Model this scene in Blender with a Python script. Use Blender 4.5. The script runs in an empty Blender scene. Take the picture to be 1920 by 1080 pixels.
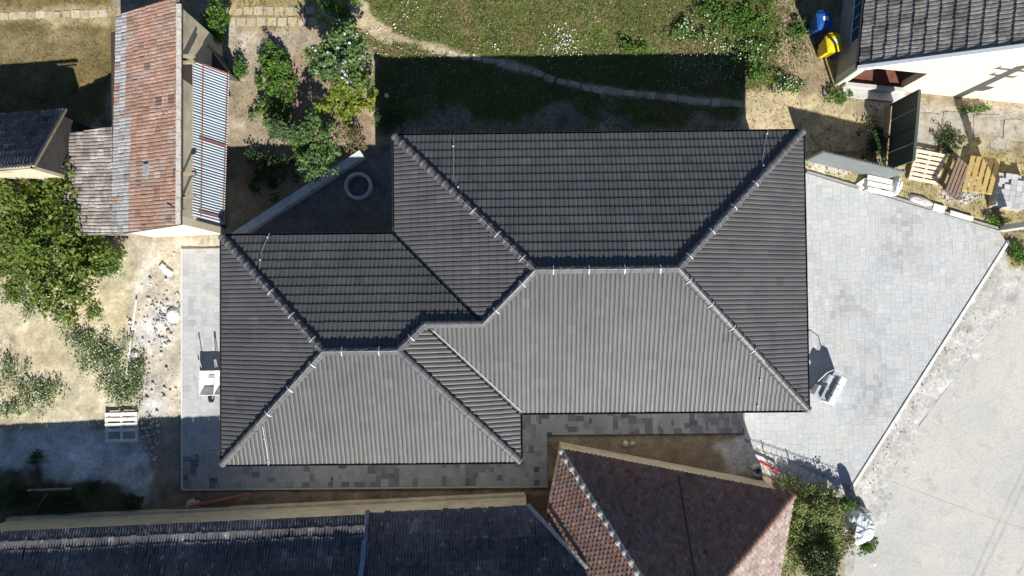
import bpy, math, random
import numpy as np

# ------------------------------------------------------------------ camera, sky, sun
scene = bpy.context.scene
CAMH = 27.0
CANG = (0.0216, 0.0058, -0.0103)
FPX = 1331.0                      # focal length in pixels of a 1920 wide frame
cam_d = bpy.data.cameras.new('drone_camera')
cam_d.sensor_width = 36.0
cam_d.lens = FPX / 1920.0 * 36.0
cam_d.clip_end = 2000.0
cam = bpy.data.objects.new('drone_camera', cam_d)
scene.collection.objects.link(cam)
cam.location = (0, 0, CAMH)
cam.rotation_euler = CANG
scene.camera = cam

SHX, SHY = -0.4028, 1.3088        # ground shadow of one metre of height
SUN_EL = math.atan2(1.0, math.hypot(SHX, SHY))
SUN_AZ = math.atan2(-SHX, -SHY)
world = bpy.data.worlds.new('World')
scene.world = world
world.use_nodes = True
wn = world.node_tree.nodes
sky = wn.new('ShaderNodeTexSky')
sky.sky_type = 'NISHITA'
sky.sun_disc = False
sky.sun_elevation = SUN_EL
sky.sun_rotation = SUN_AZ
sky.air_density = 1.0
sky.dust_density = 0.0
sky.ozone_density = 4.0
sky.altitude = 1200.0
bg = wn['Background']
bg.inputs['Strength'].default_value = 0.06
world.node_tree.links.new(sky.outputs['Color'], bg.inputs['Color'])
sun_d = bpy.data.lights.new('sun', 'SUN')
sun_d.energy = 5.0
sun_d.angle = math.radians(0.53)
sun_d.color = (1.0, 0.975, 0.92)
sun = bpy.data.objects.new('sun', sun_d)
scene.collection.objects.link(sun)
from mathutils import Vector, Matrix
sun.rotation_euler = Vector((-SHX, -SHY, 1.0)).to_track_quat('Z', 'Y').to_euler()
scene.view_settings.view_transform = 'Standard'
scene.view_settings.look = 'None'
scene.view_settings.exposure = 0.7
scene.view_settings.gamma = 1.0
scene.view_settings.use_curve_mapping = False

# ------------------------------------------------------------------ helpers
rng = random.Random(7)
nrng = np.random.default_rng(11)
COL = scene.collection
WL = {}


def _rot(rx, ry, rz):
    cx, sx, cy, sy, cz, sz = math.cos(rx), math.sin(rx), math.cos(ry), math.sin(ry), math.cos(rz), math.sin(rz)
    Rx = np.array([[1, 0, 0], [0, cx, -sx], [0, sx, cx]])
    Ry = np.array([[cy, 0, sy], [0, 1, 0], [-sy, 0, cy]])
    Rz = np.array([[cz, -sz, 0], [sz, cz, 0], [0, 0, 1]])
    return Rz @ Ry @ Rx


RC = _rot(*CANG)


def G(px, py, z=0.0):
    """survey point: where the sight line through a photo pixel meets height z"""
    d = RC @ np.array([(px - 960) / FPX, (540 - py) / FPX, -1.0])
    k = (z - CAMH) / d[2]
    return np.array([d[0] * k, d[1] * k, z])


def PX(P):
    c = (np.asarray(P, float) - np.array([0, 0, CAMH])) @ RC
    return np.stack([960 + FPX * c[..., 0] / -c[..., 2], 540 - FPX * c[..., 1] / -c[..., 2]], -1)


def inview(P, m=0):
    q = PX(P)
    return -m < q[0] < 1920 + m and -m < q[1] < 1080 + m


def tag(o, label=None, cat=None, group=None, kind=None):
    if label: o['label'] = label
    if cat: o['category'] = cat
    if group: o['group'] = group
    if kind: o['kind'] = kind
    return o


def empty(name, loc, label=None, cat=None, group=None, kind=None):
    o = bpy.data.objects.new(name, None)
    COL.objects.link(o)
    o.empty_display_size = 0.3
    o.location = tuple(float(c) for c in loc)
    WL[o.name] = np.array(loc, float)
    return tag(o, label, cat, group, kind)


def ob(name, VF, mat, parent=None, smooth=False, tone=None, origin=None):
    """one mesh object from world coordinates"""
    V, F = VF
    V = np.asarray(V, float)
    if origin is None:
        if parent is not None and len(V) > 4000:
            origin = WL[parent.name]
        else:
            origin = np.array([(V[:, 0].min() + V[:, 0].max()) / 2, (V[:, 1].min() + V[:, 1].max()) / 2, V[:, 2].min()])
    origin = np.asarray(origin, float)
    me = bpy.data.meshes.new(name)
    me.from_pydata((V - origin).tolist(), [], F)
    if tone is not None:
        a = me.attributes.new('tone', 'FLOAT', 'POINT')
        t = np.full(len(V), float(tone)) if np.isscalar(tone) else np.asarray(tone, float)
        a.data.foreach_set('value', t.astype(np.float32))
    if smooth:
        me.polygons.foreach_set('use_smooth', [True] * len(me.polygons))
    me.materials.append(mat)
    o = bpy.data.objects.new(name, me)
    COL.objects.link(o)
    if parent is not None:
        o.parent = parent
        o.location = tuple(origin - WL[parent.name])
    else:
        o.location = tuple(origin)
    WL[o.name] = origin
    return o


def obq(name, V, nper, mat, parent=None, origin=(0, 0, 0)):
    """fast mesh of many separate n-gons: V is (count*nper, 3)"""
    V = np.asarray(V, np.float32) - np.asarray(origin, np.float32)
    n = len(V) // nper
    me = bpy.data.meshes.new(name)
    me.vertices.add(len(V))
    me.vertices.foreach_set('co', V.ravel())
    me.loops.add(n * nper)
    me.loops.foreach_set('vertex_index', np.arange(n * nper, dtype=np.int32))
    me.polygons.add(n)
    me.polygons.foreach_set('loop_start', np.arange(0, n * nper, nper, dtype=np.int32))
    me.polygons.foreach_set('loop_total', np.full(n, nper, dtype=np.int32))
    me.update(calc_edges=True)
    me.materials.append(mat)
    o = bpy.data.objects.new(name, me)
    COL.objects.link(o)
    origin = np.asarray(origin, float)
    if parent is not None:
        o.parent = parent
        o.location = tuple(origin - WL[parent.name])
    else:
        o.location = tuple(origin)
    WL[o.name] = origin
    return o


def join(parts):
    V, F, n = [], [], 0
    for v, f in parts:
        v = np.asarray(v, float)
        V.append(v)
        F.extend([tuple(i + n for i in q) for q in f])
        n += len(v)
    return np.concatenate(V), F


BOXF = [(0, 3, 2, 1), (4, 5, 6, 7), (0, 1, 5, 4), (1, 2, 6, 5), (2, 3, 7, 6), (3, 0, 4, 7)]


def box(c, s, rz=0.0, taper=1.0):
    x, y, z = s[0] / 2, s[1] / 2, s[2] / 2
    V = np.array([(-x, -y, -z), (x, -y, -z), (x, y, -z), (-x, y, -z),
                  (-x * taper, -y * taper, z), (x * taper, -y * taper, z), (x * taper, y * taper, z), (-x * taper, y * taper, z)])
    cr, sr = math.cos(rz), math.sin(rz)
    V = V @ np.array([[cr, sr, 0], [-sr, cr, 0], [0, 0, 1]]) + np.asarray(c, float)
    return V, list(BOXF)


def beam(a, b, w, h, up=(0, 0, 1)):
    """box from a to b, w wide, h tall, centred on the line"""
    a, b = np.asarray(a, float), np.asarray(b, float)
    d = b - a
    d = d / np.linalg.norm(d)
    s = np.cross(d, up)
    s = s / (np.linalg.norm(s) + 1e-9)
    u = np.cross(s, d)
    s, u = s * w / 2, u * h / 2
    V = [a - s - u, a + s - u, b + s - u, b - s - u, a - s + u, a + s + u, b + s + u, b - s + u]
    return np.array(V), list(BOXF)


def tube(pts, r, n=6):
    pts = [np.asarray(p, float) for p in pts]
    rs = [r] * len(pts) if np.isscalar(r) else r
    V, F = [], []
    for i, p in enumerate(pts):
        d = pts[min(i + 1, len(pts) - 1)] - pts[max(i - 1, 0)]
        d = d / (np.linalg.norm(d) + 1e-9)
        ref = np.array([0, 0, 1.0]) if abs(d[2]) < 0.9 else np.array([1.0, 0, 0])
        a = np.cross(d, ref); a /= np.linalg.norm(a)
        b = np.cross(d, a)
        for k in range(n):
            t = 2 * math.pi * k / n
            V.append(p + rs[i] * (a * math.cos(t) + b * math.sin(t)))
    for i in range(len(pts) - 1):
        for k in range(n):
            k2 = (k + 1) % n
            F.append((i * n + k, i * n + k2, (i + 1) * n + k2, (i + 1) * n + k))
    F.append(tuple(range(n)))
    F.append(tuple(range((len(pts) - 1) * n, len(pts) * n))[::-1])
    return np.array(V), F


def lathe(c, prof, n=24):
    V, F = [], []
    m = len(prof)
    for k in range(n):
        t = 2 * math.pi * k / n
        for r, z in prof:
            V.append((c[0] + r * math.cos(t), c[1] + r * math.sin(t), c[2] + z))
    for k in range(n):
        k2 = (k + 1) % n
        for j in range(m):
            j2 = (j + 1) % m
            F.append((k * m + j, k2 * m + j, k2 * m + j2, k * m + j2))
    return np.array(V), F


def prism(poly, z0, z1):
    """poly: counter clockwise xy; z0/z1 scalars or lists"""
    n = len(poly)
    a = [z0] * n if np.isscalar(z0) else z0
    b = [z1] * n if np.isscalar(z1) else z1
    V = [(p[0], p[1], a[i]) for i, p in enumerate(poly)] + [(p[0], p[1], b[i]) for i, p in enumerate(poly)]
    F = [tuple(range(n))[::-1], tuple(range(n, 2 * n))]
    for i in range(n):
        j = (i + 1) % n
        F.append((i, j, n + j, n + i))
    return np.array(V, float), F


def tf(VF, M):
    V, F = VF
    M = np.asarray(M, float)
    return np.asarray(V) @ M[:3, :3].T + M[:3, 3], F


def basis(o, ex, ey, ez):
    M = np.eye(4)
    M[:3, 0], M[:3, 1], M[:3, 2], M[:3, 3] = ex, ey, ez, o
    return M


def ccw(poly):
    a = sum(poly[i][0] * poly[(i + 1) % len(poly)][1] - poly[(i + 1) % len(poly)][0] * poly[i][1] for i in range(len(poly)))
    return list(poly) if a > 0 else list(poly)[::-1]


def clip_poly(pts, conv):
    """Sutherland-Hodgman: pts rows whose first two numbers are u, v"""
    out = [np.asarray(p, float) for p in pts]
    n = len(conv)
    for i in range(n):
        ax, ay = conv[i]
        bx, by = conv[(i + 1) % n]
        nx, ny = -(by - ay), bx - ax
        if not out:
            return []
        res = []
        dist = [(p[0] - ax) * nx + (p[1] - ay) * ny for p in out]
        for k in range(len(out)):
            p, q = out[k], out[(k + 1) % len(out)]
            dp, dq = dist[k], dist[(k + 1) % len(out)]
            if dp >= 0:
                res.append(p)
            if (dp >= 0) != (dq >= 0):
                res.append(p + (q - p) * (dp / (dp - dq)))
        out = res
    return out


def inside(conv, u, v, eps=1e-6):
    n = len(conv)
    for i in range(n):
        ax, ay = conv[i]
        bx, by = conv[(i + 1) % n]
        if (bx - ax) * (v - ay) - (by - ay) * (u - ax) < -eps:
            return False
    return True


_lat = {}


def vnoise(x, y, scale, seed=0):
    """smooth value noise 0..1 on numpy arrays"""
    if seed not in _lat:
        _lat[seed] = np.random.default_rng(100 + seed).random((256, 256))
    L = _lat[seed]
    x = np.asarray(x, float) * scale + 1000
    y = np.asarray(y, float) * scale + 1000
    i, j = np.floor(x).astype(int), np.floor(y).astype(int)
    fx, fy = x - i, y - j
    fx, fy = fx * fx * (3 - 2 * fx), fy * fy * (3 - 2 * fy)
    a, b = L[i % 256, j % 256], L[(i + 1) % 256, j % 256]
    c, d = L[i % 256, (j + 1) % 256], L[(i + 1) % 256, (j + 1) % 256]
    return (a * (1 - fx) + b * fx) * (1 - fy) + (c * (1 - fx) + d * fx) * fy


def fbm(x, y, scale, seed=0, octs=4):
    s, a, t = 0, 1.0, 0
    for k in range(octs):
        s = s + a * vnoise(x, y, scale * 2 ** k, seed + k)
        t += a
        a *= 0.55
    return s / t


def sdist(poly, x, y):
    """signed distance to polygon, positive inside"""
    x, y = np.asarray(x, float), np.asarray(y, float)
    d = np.full(x.shape, 1e9)
    ins = np.zeros(x.shape, bool)
    n = len(poly)
    for i in range(n):
        ax, ay = poly[i][0], poly[i][1]
        bx, by = poly[(i + 1) % n][0], poly[(i + 1) % n][1]
        ex, ey = bx - ax, by - ay
        t = np.clip(((x - ax) * ex + (y - ay) * ey) / (ex * ex + ey * ey + 1e-12), 0, 1)
        d = np.minimum(d, np.hypot(x - ax - t * ex, y - ay - t * ey))
        c = ((ay > y) != (by > y)) & (x < (bx - ax) * (y - ay) / (by - ay + 1e-12) + ax)
        ins ^= c
    return np.where(ins, d, -d)


def gp(*pts, z=0.0):
    return [tuple(G(p[0], p[1], z)[:2]) for p in pts]


# ------------------------------------------------------------------ materials
MATS = {}


def mat(name, col, rough=0.85, var=0.25, scale=6.0, detail=6.0, col2=None, s2=2.0, lo=0.45, hi=0.65, col3=None, s3=7.0, lo3=0.58, hi3=0.68,
        bump=0.0, bscale=30.0, tone=False, island=0.0, icol=None, spec=0.3, metal=0.0, transl=0.0, attrcol=False, stretch=None):
    m = bpy.data.materials.new(name)
    m.use_nodes = True
    nt = m.node_tree
    N, L = nt.nodes, nt.links
    bs = N['Principled BSDF']
    geo = N.new('ShaderNodeNewGeometry')
    pos = geo.outputs['Position']
    if stretch:
        mp = N.new('ShaderNodeMapping')
        mp.inputs['Scale'].default_value = stretch
        L.new(pos, mp.inputs['Vector'])
        pos = mp.outputs['Vector']

    def noise(sc, det=5.0):
        n = N.new('ShaderNodeTexNoise')
        n.inputs['Scale'].default_value = sc
        n.inputs['Detail'].default_value = det
        n.inputs['Roughness'].default_value = 0.62
        L.new(pos, n.inputs['Vector'])
        return n.outputs['Fac']

    def mrange(src, a, b, c, d):
        r = N.new('ShaderNodeMapRange')
        r.inputs['From Min'].default_value, r.inputs['From Max'].default_value = a, b
        r.inputs['To Min'].default_value, r.inputs['To Max'].default_value = c, d
        L.new(src, r.inputs['Value'])
        return r.outputs['Result']

    def mix(fac, A, B, blend='MIX'):
        x = N.new('ShaderNodeMix')
        x.data_type = 'RGBA'
        x.blend_type = blend
        for s, v in ((x.inputs[0], fac), (x.inputs[6], A), (x.inputs[7], B)):
            if isinstance(v, (int, float)):
                s.default_value = v
            elif isinstance(v, tuple):
                s.default_value = (v[0], v[1], v[2], 1)
            else:
                L.new(v, s)
        return x.outputs[2]
    if attrcol:
        at = N.new('ShaderNodeAttribute')
        at.attribute_name = 'col'
        c = at.outputs['Color']
    else:
        c = (col[0], col[1], col[2])
    if icol:
        r = geo.outputs['Random Per Island']
        for k, cc in enumerate(icol):
            c = mix(mrange(r, (k + 0.6) / (len(icol) + 1), (k + 1.4) / (len(icol) + 1), 0, 1), c, cc)
    if col2:
        c = mix(mrange(noise(s2), lo, hi, 0, 1), c, col2)
    if col3:
        c = mix(mrange(noise(s3, 8.0), lo3, hi3, 0, 1), c, col3)
    if var:
        f = mrange(noise(scale, detail), 0.28, 0.72, 1 - var, 1 + var)
        cb = N.new('ShaderNodeCombineColor')
        for k in range(3):
            L.new(f, cb.inputs[k])
        c = mix(1.0, c, cb.outputs[0], 'MULTIPLY')
    if tone:
        at = N.new('ShaderNodeAttribute')
        at.attribute_name = 'tone'
        cb = N.new('ShaderNodeCombineColor')
        for k in range(3):
            L.new(at.outputs['Fac'], cb.inputs[k])
        c = mix(1.0, c, cb.outputs[0], 'MULTIPLY')
    if island:
        f = mrange(geo.outputs['Random Per Island'], 0, 1, 1 - island, 1 + island)
        cb = N.new('ShaderNodeCombineColor')
        for k in range(3):
            L.new(f, cb.inputs[k])
        c = mix(1.0, c, cb.outputs[0], 'MULTIPLY')
    if isinstance(c, tuple):
        bs.inputs['Base Color'].default_value = (c[0], c[1], c[2], 1)
    else:
        L.new(c, bs.inputs['Base Color'])
    bs.inputs['Roughness'].default_value = rough
    bs.inputs['Specular IOR Level'].default_value = spec
    bs.inputs['Metallic'].default_value = metal
    if bump:
        b = N.new('ShaderNodeBump')
        b.inputs['Strength'].default_value = bump
        b.inputs['Distance'].default_value = 0.02
        L.new(noise(bscale, 6.0), b.inputs['Height'])
        L.new(b.outputs['Normal'], bs.inputs['Normal'])
    if transl:
        t = N.new('ShaderNodeBsdfTranslucent')
        if isinstance(c, tuple):
            t.inputs['Color'].default_value = (c[0], c[1], c[2], 1)
        else:
            L.new(c, t.inputs['Color'])
        ms = N.new('ShaderNodeMixShader')
        ms.inputs[0].default_value = transl
        L.new(bs.outputs[0], ms.inputs[1])
        L.new(t.outputs[0], ms.inputs[2])
        L.new(ms.outputs[0], N['Material Output'].inputs['Surface'])
    MATS[name] = m
    return m


def glass(name, col):
    m = bpy.data.materials.new(name)
    m.use_nodes = True
    b = m.node_tree.nodes['Principled BSDF']
    b.inputs['Base Color'].default_value = (*col, 1)
    b.inputs['Roughness'].default_value = 0.06
    b.inputs['Specular IOR Level'].default_value = 0.8
    return m


m_ground = mat('ground_soil', (0.3, 0.25, 0.17), 0.95, var=0.30, scale=9, detail=10, attrcol=True, bump=0.5, bscale=22, spec=0.1)
m_tile = mat('concrete_roof_tile', (0.080, 0.077, 0.079), 0.50, var=0.16, scale=0.9, detail=9, tone=True, spec=0.46, col2=(0.079, 0.079, 0.072), s2=3.5, lo=0.5, hi=0.6, bump=0.08, bscale=60)
m_cap = mat('concrete_ridge_tile', (0.098, 0.093, 0.095), 0.5, var=0.12, scale=4, tone=True, spec=0.45)
m_deck = mat('roof_underlay', (0.025, 0.025, 0.028), 0.8, var=0.1)
m_gutter = mat('dark_gutter_metal', (0.03, 0.031, 0.035), 0.4, var=0.1, spec=0.5)
m_wall_new = mat('white_render', (0.72, 0.71, 0.68), 0.9, var=0.06, scale=3)
m_wire = mat('galvanised_wire', (0.42, 0.43, 0.45), 0.55, var=0.1, metal=0.3)
m_clamp = mat('galvanised_clamp', (0.78, 0.79, 0.80), 0.35, var=0.08, metal=0.5)
m_paver = mat('concrete_paver', (0.445, 0.448, 0.445), 0.9, var=0.10, scale=14, tone=True, col2=(0.40, 0.41, 0.42), s2=0.9, lo=0.42, hi=0.7, col3=(0.45, 0.435, 0.40), s3=0.7, lo3=0.5, hi3=0.75, bump=0.15, bscale=80, spec=0.2)
m_joint = mat('paver_joint_sand', (0.39, 0.38, 0.36), 0.95, var=0.25)
m_kerb = mat('kerb_concrete', (0.60, 0.59, 0.56), 0.9, var=0.12, scale=5)
m_slab = mat('garden_slab', (0.42, 0.34, 0.22), 0.95, var=0.22, scale=5, tone=True, col2=(0.40, 0.36, 0.29), s2=2.2, bump=0.2)
m_cream = mat('cream_plaster', (0.52, 0.45, 0.32), 0.95, var=0.18, scale=2.5, col2=(0.36, 0.30, 0.21), s2=0.9, lo=0.5, hi=0.75, bump=0.15)
m_creamlight = mat('pale_yellow_render', (0.66, 0.59, 0.45), 0.9, var=0.05, scale=2)
m_greywall = mat('grey_render', (0.30, 0.29, 0.27), 0.95, var=0.12, scale=2)
m_white = mat('white_paint', (0.78, 0.78, 0.77), 0.6, var=0.06)
m_barn = mat('old_red_clay_tile', (0.325, 0.175, 0.12), 0.92, var=0.25, scale=7, tone=True, icol=[(0.36, 0.205, 0.14), (0.30, 0.19, 0.145)], col2=(0.36, 0.28, 0.23), s2=1.1, lo=0.45, hi=0.70, col3=(0.45, 0.40, 0.36), s3=9, lo3=0.56, hi3=0.70)
m_barng = mat('old_grey_cement_tile', (0.37, 0.355, 0.34), 0.92, var=0.3, scale=8, tone=True, col2=(0.27, 0.17, 0.14), s2=1.6, lo=0.52, hi=0.68)
m_shedtile = mat('brown_grey_tile', (0.26, 0.22, 0.19), 0.92, var=0.32, scale=7, tone=True, col2=(0.40, 0.37, 0.34), s2=2.0)
m_slate = mat('dark_ribbed_tile', (0.088, 0.085, 0.09), 0.9, var=0.35, scale=6, tone=True, col2=(0.135, 0.12, 0.12), s2=0.8, col3=(0.42, 0.41, 0.39), s3=5.5, lo3=0.60, hi3=0.72)
m_beaver2 = mat('pale_beaver_tail_tile', (0.345, 0.265, 0.235), 0.92, var=0.25, scale=8, tone=True, col2=(0.30, 0.215, 0.18), s2=1.5, col3=(0.42, 0.38, 0.35), s3=11, lo3=0.55, hi3=0.72)  # paler tile colour, used on the east slope only
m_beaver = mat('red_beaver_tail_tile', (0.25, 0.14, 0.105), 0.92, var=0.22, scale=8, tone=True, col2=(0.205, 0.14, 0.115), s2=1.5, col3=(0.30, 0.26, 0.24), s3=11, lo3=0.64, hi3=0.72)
m_greytile = mat('weathered_grey_tile', (0.25, 0.235, 0.215), 0.92, var=0.35, scale=9, tone=True, col2=(0.15, 0.135, 0.12), s2=2.2, col3=(0.45, 0.43, 0.40), s3=10, lo3=0.64, hi3=0.72)
m_mortar = mat('lime_mortar', (0.46, 0.42, 0.36), 0.95, var=0.3, scale=9)
m_corr = mat('galvanised_sheet', (0.38, 0.42, 0.45), 0.6, var=0.10, scale=2, metal=0.15, spec=0.4)
m_corrgrey = mat('grey_green_sheet', (0.36, 0.39, 0.385), 0.6, var=0.1, scale=2)
m_redsteel = mat('red_primed_steel', (0.20, 0.075, 0.055), 0.7, var=0.25, scale=10)
m_redpipe = mat('red_brown_pipe', (0.33, 0.11, 0.085), 0.7, var=0.2)
m_wood = mat('grey_old_wood', (0.30, 0.24, 0.17), 0.9, var=0.3, scale=12)
m_darkwood = mat('dark_wood', (0.07, 0.05, 0.04), 0.9, var=0.3)
m_darkboard = mat('dark_and_shaded_boards', (0.075, 0.068, 0.062), 0.9, var=0.3, scale=6)  # real dark boards on the shed; painted shade on the annex
m_pale = mat('pale_pallet_wood', (0.60, 0.50, 0.38), 0.9, var=0.18, scale=12, tone=True)
m_whitewood = mat('bleached_pallet_wood', (0.74, 0.71, 0.63), 0.9, var=0.12, scale=12, tone=True)
m_yellow = mat('yellow_pallet_wood', (0.66, 0.47, 0.18), 0.85, var=0.16, scale=12, tone=True)
m_shadewood = mat('shade_dark_pallet_wood', (0.17, 0.12, 0.09), 0.9, var=0.2, scale=12, tone=True)  # pallet wood darkened so that its colour carries the shade
m_conc = mat('grey_concrete', (0.45, 0.44, 0.42), 0.92, var=0.15, scale=4, bump=0.2)
m_oldslab = mat('old_yard_concrete', (0.34, 0.315, 0.27), 0.95, var=0.2, scale=3, col2=(0.25, 0.21, 0.14), s2=2.0, lo=0.48, hi=0.65, bump=0.2)
m_concroad = mat('pale_road_concrete', (0.49, 0.465, 0.415), 0.95, var=0.16, scale=14, detail=10, col2=(0.425, 0.415, 0.39), s2=0.4, lo=0.40, hi=0.65, col3=(0.365, 0.345, 0.305), s3=1.7, lo3=0.54, hi3=0.76, bump=0.4, bscale=45, spec=0.1)
m_palec = mat('pale_cast_concrete', (0.60, 0.60, 0.58), 0.92, var=0.14, scale=4, col2=(0.48, 0.48, 0.46), s2=2.5)
m_rubble = mat('rubble_stone', (0.46, 0.44, 0.41), 0.95, var=0.3, scale=15, island=0.35)
m_stone = mat('white_stone', (0.72, 0.71, 0.69), 0.9, var=0.1, scale=8)
m_blue = mat('blue_bin_plastic', (0.018, 0.085, 0.30), 0.35, var=0.08, spec=0.5)
m_ybin = mat('yellow_bin_plastic', (0.75, 0.52, 0.015), 0.35, var=0.05, spec=0.5)
m_label = mat('paper_label', (0.70, 0.70, 0.68), 0.7, var=0.15, scale=60)
m_rubber = mat('black_rubber', (0.02, 0.02, 0.02), 0.8, var=0.1)
m_tray = mat('white_barrow_tray', (0.74, 0.74, 0.70), 0.45, var=0.10, scale=6, spec=0.4)
m_machine = mat('grey_machine_paint', (0.33, 0.34, 0.35), 0.45, var=0.1, spec=0.45)
m_greensheet = mat('green_sheet_metal', (0.05, 0.068, 0.06), 0.5, var=0.15, scale=2, spec=0.4)
m_greenpipe = mat('pale_green_pipe', (0.25, 0.36, 0.29), 0.5, var=0.1)
m_glass = glass('blue_window_glass', (0.02, 0.07, 0.13))
m_redbrown = mat('porch_brown', (0.17, 0.065, 0.045), 0.8, var=0.3, scale=4)
m_bluestrip = mat('blue_grey_flashing', (0.15, 0.20, 0.29), 0.6, var=0.15, scale=3)
m_red = mat('red_enamel', (0.42, 0.02, 0.03), 0.45, var=0.1)
m_plastic = mat('white_plastic_film', (0.75, 0.79, 0.80), 0.3, var=0.08, scale=8, spec=0.5, transl=0.15)
m_bark = mat('bark', (0.12, 0.09, 0.065), 0.95, var=0.3, scale=15)


def leafmat(name, a, b, c, tr=0.25):
    return mat(name, a, 0.6, var=0.18, scale=2.5, icol=[b, c], island=0.22, transl=tr, spec=0.25)


m_leaf_tree = leafmat('tree_leaves', (0.125, 0.175, 0.026), (0.18, 0.225, 0.038), (0.07, 0.12, 0.022))
m_leaf_hib = leafmat('hibiscus_leaves', (0.115, 0.185, 0.055), (0.16, 0.23, 0.08), (0.07, 0.13, 0.038))
m_leaf_yel = leafmat('yellow_green_leaves', (0.19, 0.235, 0.028), (0.25, 0.275, 0.035), (0.12, 0.18, 0.025))
m_leaf_green = leafmat('bright_green_leaves', (0.085, 0.165, 0.025), (0.125, 0.21, 0.036), (0.055, 0.125, 0.022))
m_leaf_blue = leafmat('blue_green_leaves', (0.095, 0.16, 0.06), (0.125, 0.19, 0.075), (0.065, 0.12, 0.045))
m_leaf_weed = leafmat('weed_leaves', (0.155, 0.21, 0.075), (0.21, 0.25, 0.11), (0.115, 0.175, 0.06))
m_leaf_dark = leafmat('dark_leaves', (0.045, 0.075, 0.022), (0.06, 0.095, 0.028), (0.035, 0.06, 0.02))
m_leaf_olive = leafmat('olive_leaves', (0.215, 0.26, 0.075), (0.29, 0.31, 0.125), (0.14, 0.20, 0.05))
m_petal = mat('pale_lilac_petals', (0.72, 0.66, 0.72), 0.7, var=0.06, transl=0.2)
m_petalw = mat('white_petals', (0.70, 0.72, 0.64), 0.7, var=0.06)
m_grass = leafmat('lawn_grass', (0.095, 0.122, 0.024), (0.125, 0.135, 0.033), (0.18, 0.15, 0.065), 0.2)
m_grassdry = leafmat('dry_grass', (0.20, 0.155, 0.075), (0.25, 0.20, 0.105), (0.13, 0.125, 0.042), 0.15)

# ------------------------------------------------------------------ ground
gx = np.concatenate([[-400, -120, -50, -28], np.arange(-22, 22.01, 0.095), [28, 50, 120, 400]])
gy = np.concatenate([[-400, -120, -50, -20], np.arange(-12.5, 13.51, 0.095), [20, 50, 120, 400]])
X, Y = np.meshgrid(gx, gy)
wob = (fbm(X, Y, 0.7, 3) - 0.5) * 1.5 + (fbm(X, Y, 3.0, 9) - 0.5) * 0.55
col = np.zeros(X.shape + (3,))
col[:] = (0.31, 0.25, 0.165)
grassy = np.zeros(X.shape)
rough = np.full(X.shape, 0.3)


def region(poly, c, feather=0.25, amp=1.0, k=1.0, g=None, r=None):
    global col, grassy, rough
    d = sdist(gp(*poly), X, Y) + wob * amp
    w = np.clip(d / feather + 0.5, 0, 1)
    w = w * w * (3 - 2 * w) * k
    col = col * (1 - w[..., None]) + np.array(c) * w[..., None]
    if g is not None:
        grassy = grassy * (1 - w) + g * w
    if r is not None:
        rough = rough * (1 - w) + r * w
    return w


# lawns
W_LAWN = region([(690, -40), (1500, -40), (1520, 120), (1400, 200), (1390, 262), (700, 262), (700, 110), (640, 20)], (0.105, 0.112, 0.034), 0.4, 0.6, g=1.0)
patch = np.clip((fbm(X, Y, 0.55, 21) - 0.5) * 6 + 0.2, 0, 1)[..., None] * W_LAWN[..., None]
col = col * (1 - 0.75 * patch) + np.array((0.20, 0.15, 0.075)) * 0.75 * patch
patch = np.clip((fbm(X, Y, 0.9, 31) - 0.52) * 8, 0, 1)[..., None] * W_LAWN[..., None]
col = col * (1 - 0.8 * patch) + np.array((0.085, 0.13, 0.025)) * 0.8 * patch
region([(-60, -60), (215, -60), (212, 245), (-60, 245)], (0.15, 0.115, 0.048), 0.4, 0.7, g=0.7)
region([(-60, 55), (130, 45), (200, 80), (60, 110), (-60, 105)], (0.23, 0.18, 0.095), 0.9, 1.5, k=0.7)
region([(-60, 8), (215, 8), (205, 48), (-60, 50)], (0.36, 0.285, 0.16), 0.3, 0.5, k=0.8, g=0.2)
region([(400, -40), (600, -40), (590, 60), (400, 60)], (0.26, 0.205, 0.095), 0.3, 0.5, g=0.5)
region([(398, 50), (585, 52), (580, 110), (520, 250), (430, 250)], (0.315, 0.265, 0.20), 0.4, 0.7, g=0.2)
region([(440, 55), (520, 55), (500, 90), (450, 88)], (0.45, 0.40, 0.33), 0.5, 1.2, k=0.8)
region([(430, 150), (490, 140), (500, 230), (430, 235)], (0.25, 0.20, 0.13), 0.5, 1.2, k=0.8, g=0.4)
region([(425, 240), (520, 230), (530, 330), (430, 440)], (0.26, 0.21, 0.15), 0.4, 0.7)
region([(520, 90), (600, 90), (700, 220), (705, 285), (640, 300), (545, 260)], (0.27, 0.20, 0.135), 0.4, 0.6, g=0.15)
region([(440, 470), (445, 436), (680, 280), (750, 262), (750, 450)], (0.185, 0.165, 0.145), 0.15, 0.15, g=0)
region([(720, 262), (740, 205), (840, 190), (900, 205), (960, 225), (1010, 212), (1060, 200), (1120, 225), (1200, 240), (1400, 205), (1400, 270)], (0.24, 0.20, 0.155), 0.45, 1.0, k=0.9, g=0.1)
region([(1165, 175), (1150, 240), (1120, 240), (1130, 170)], (0.3, 0.26, 0.21), 0.3, 0.5, k=0.6)
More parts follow.
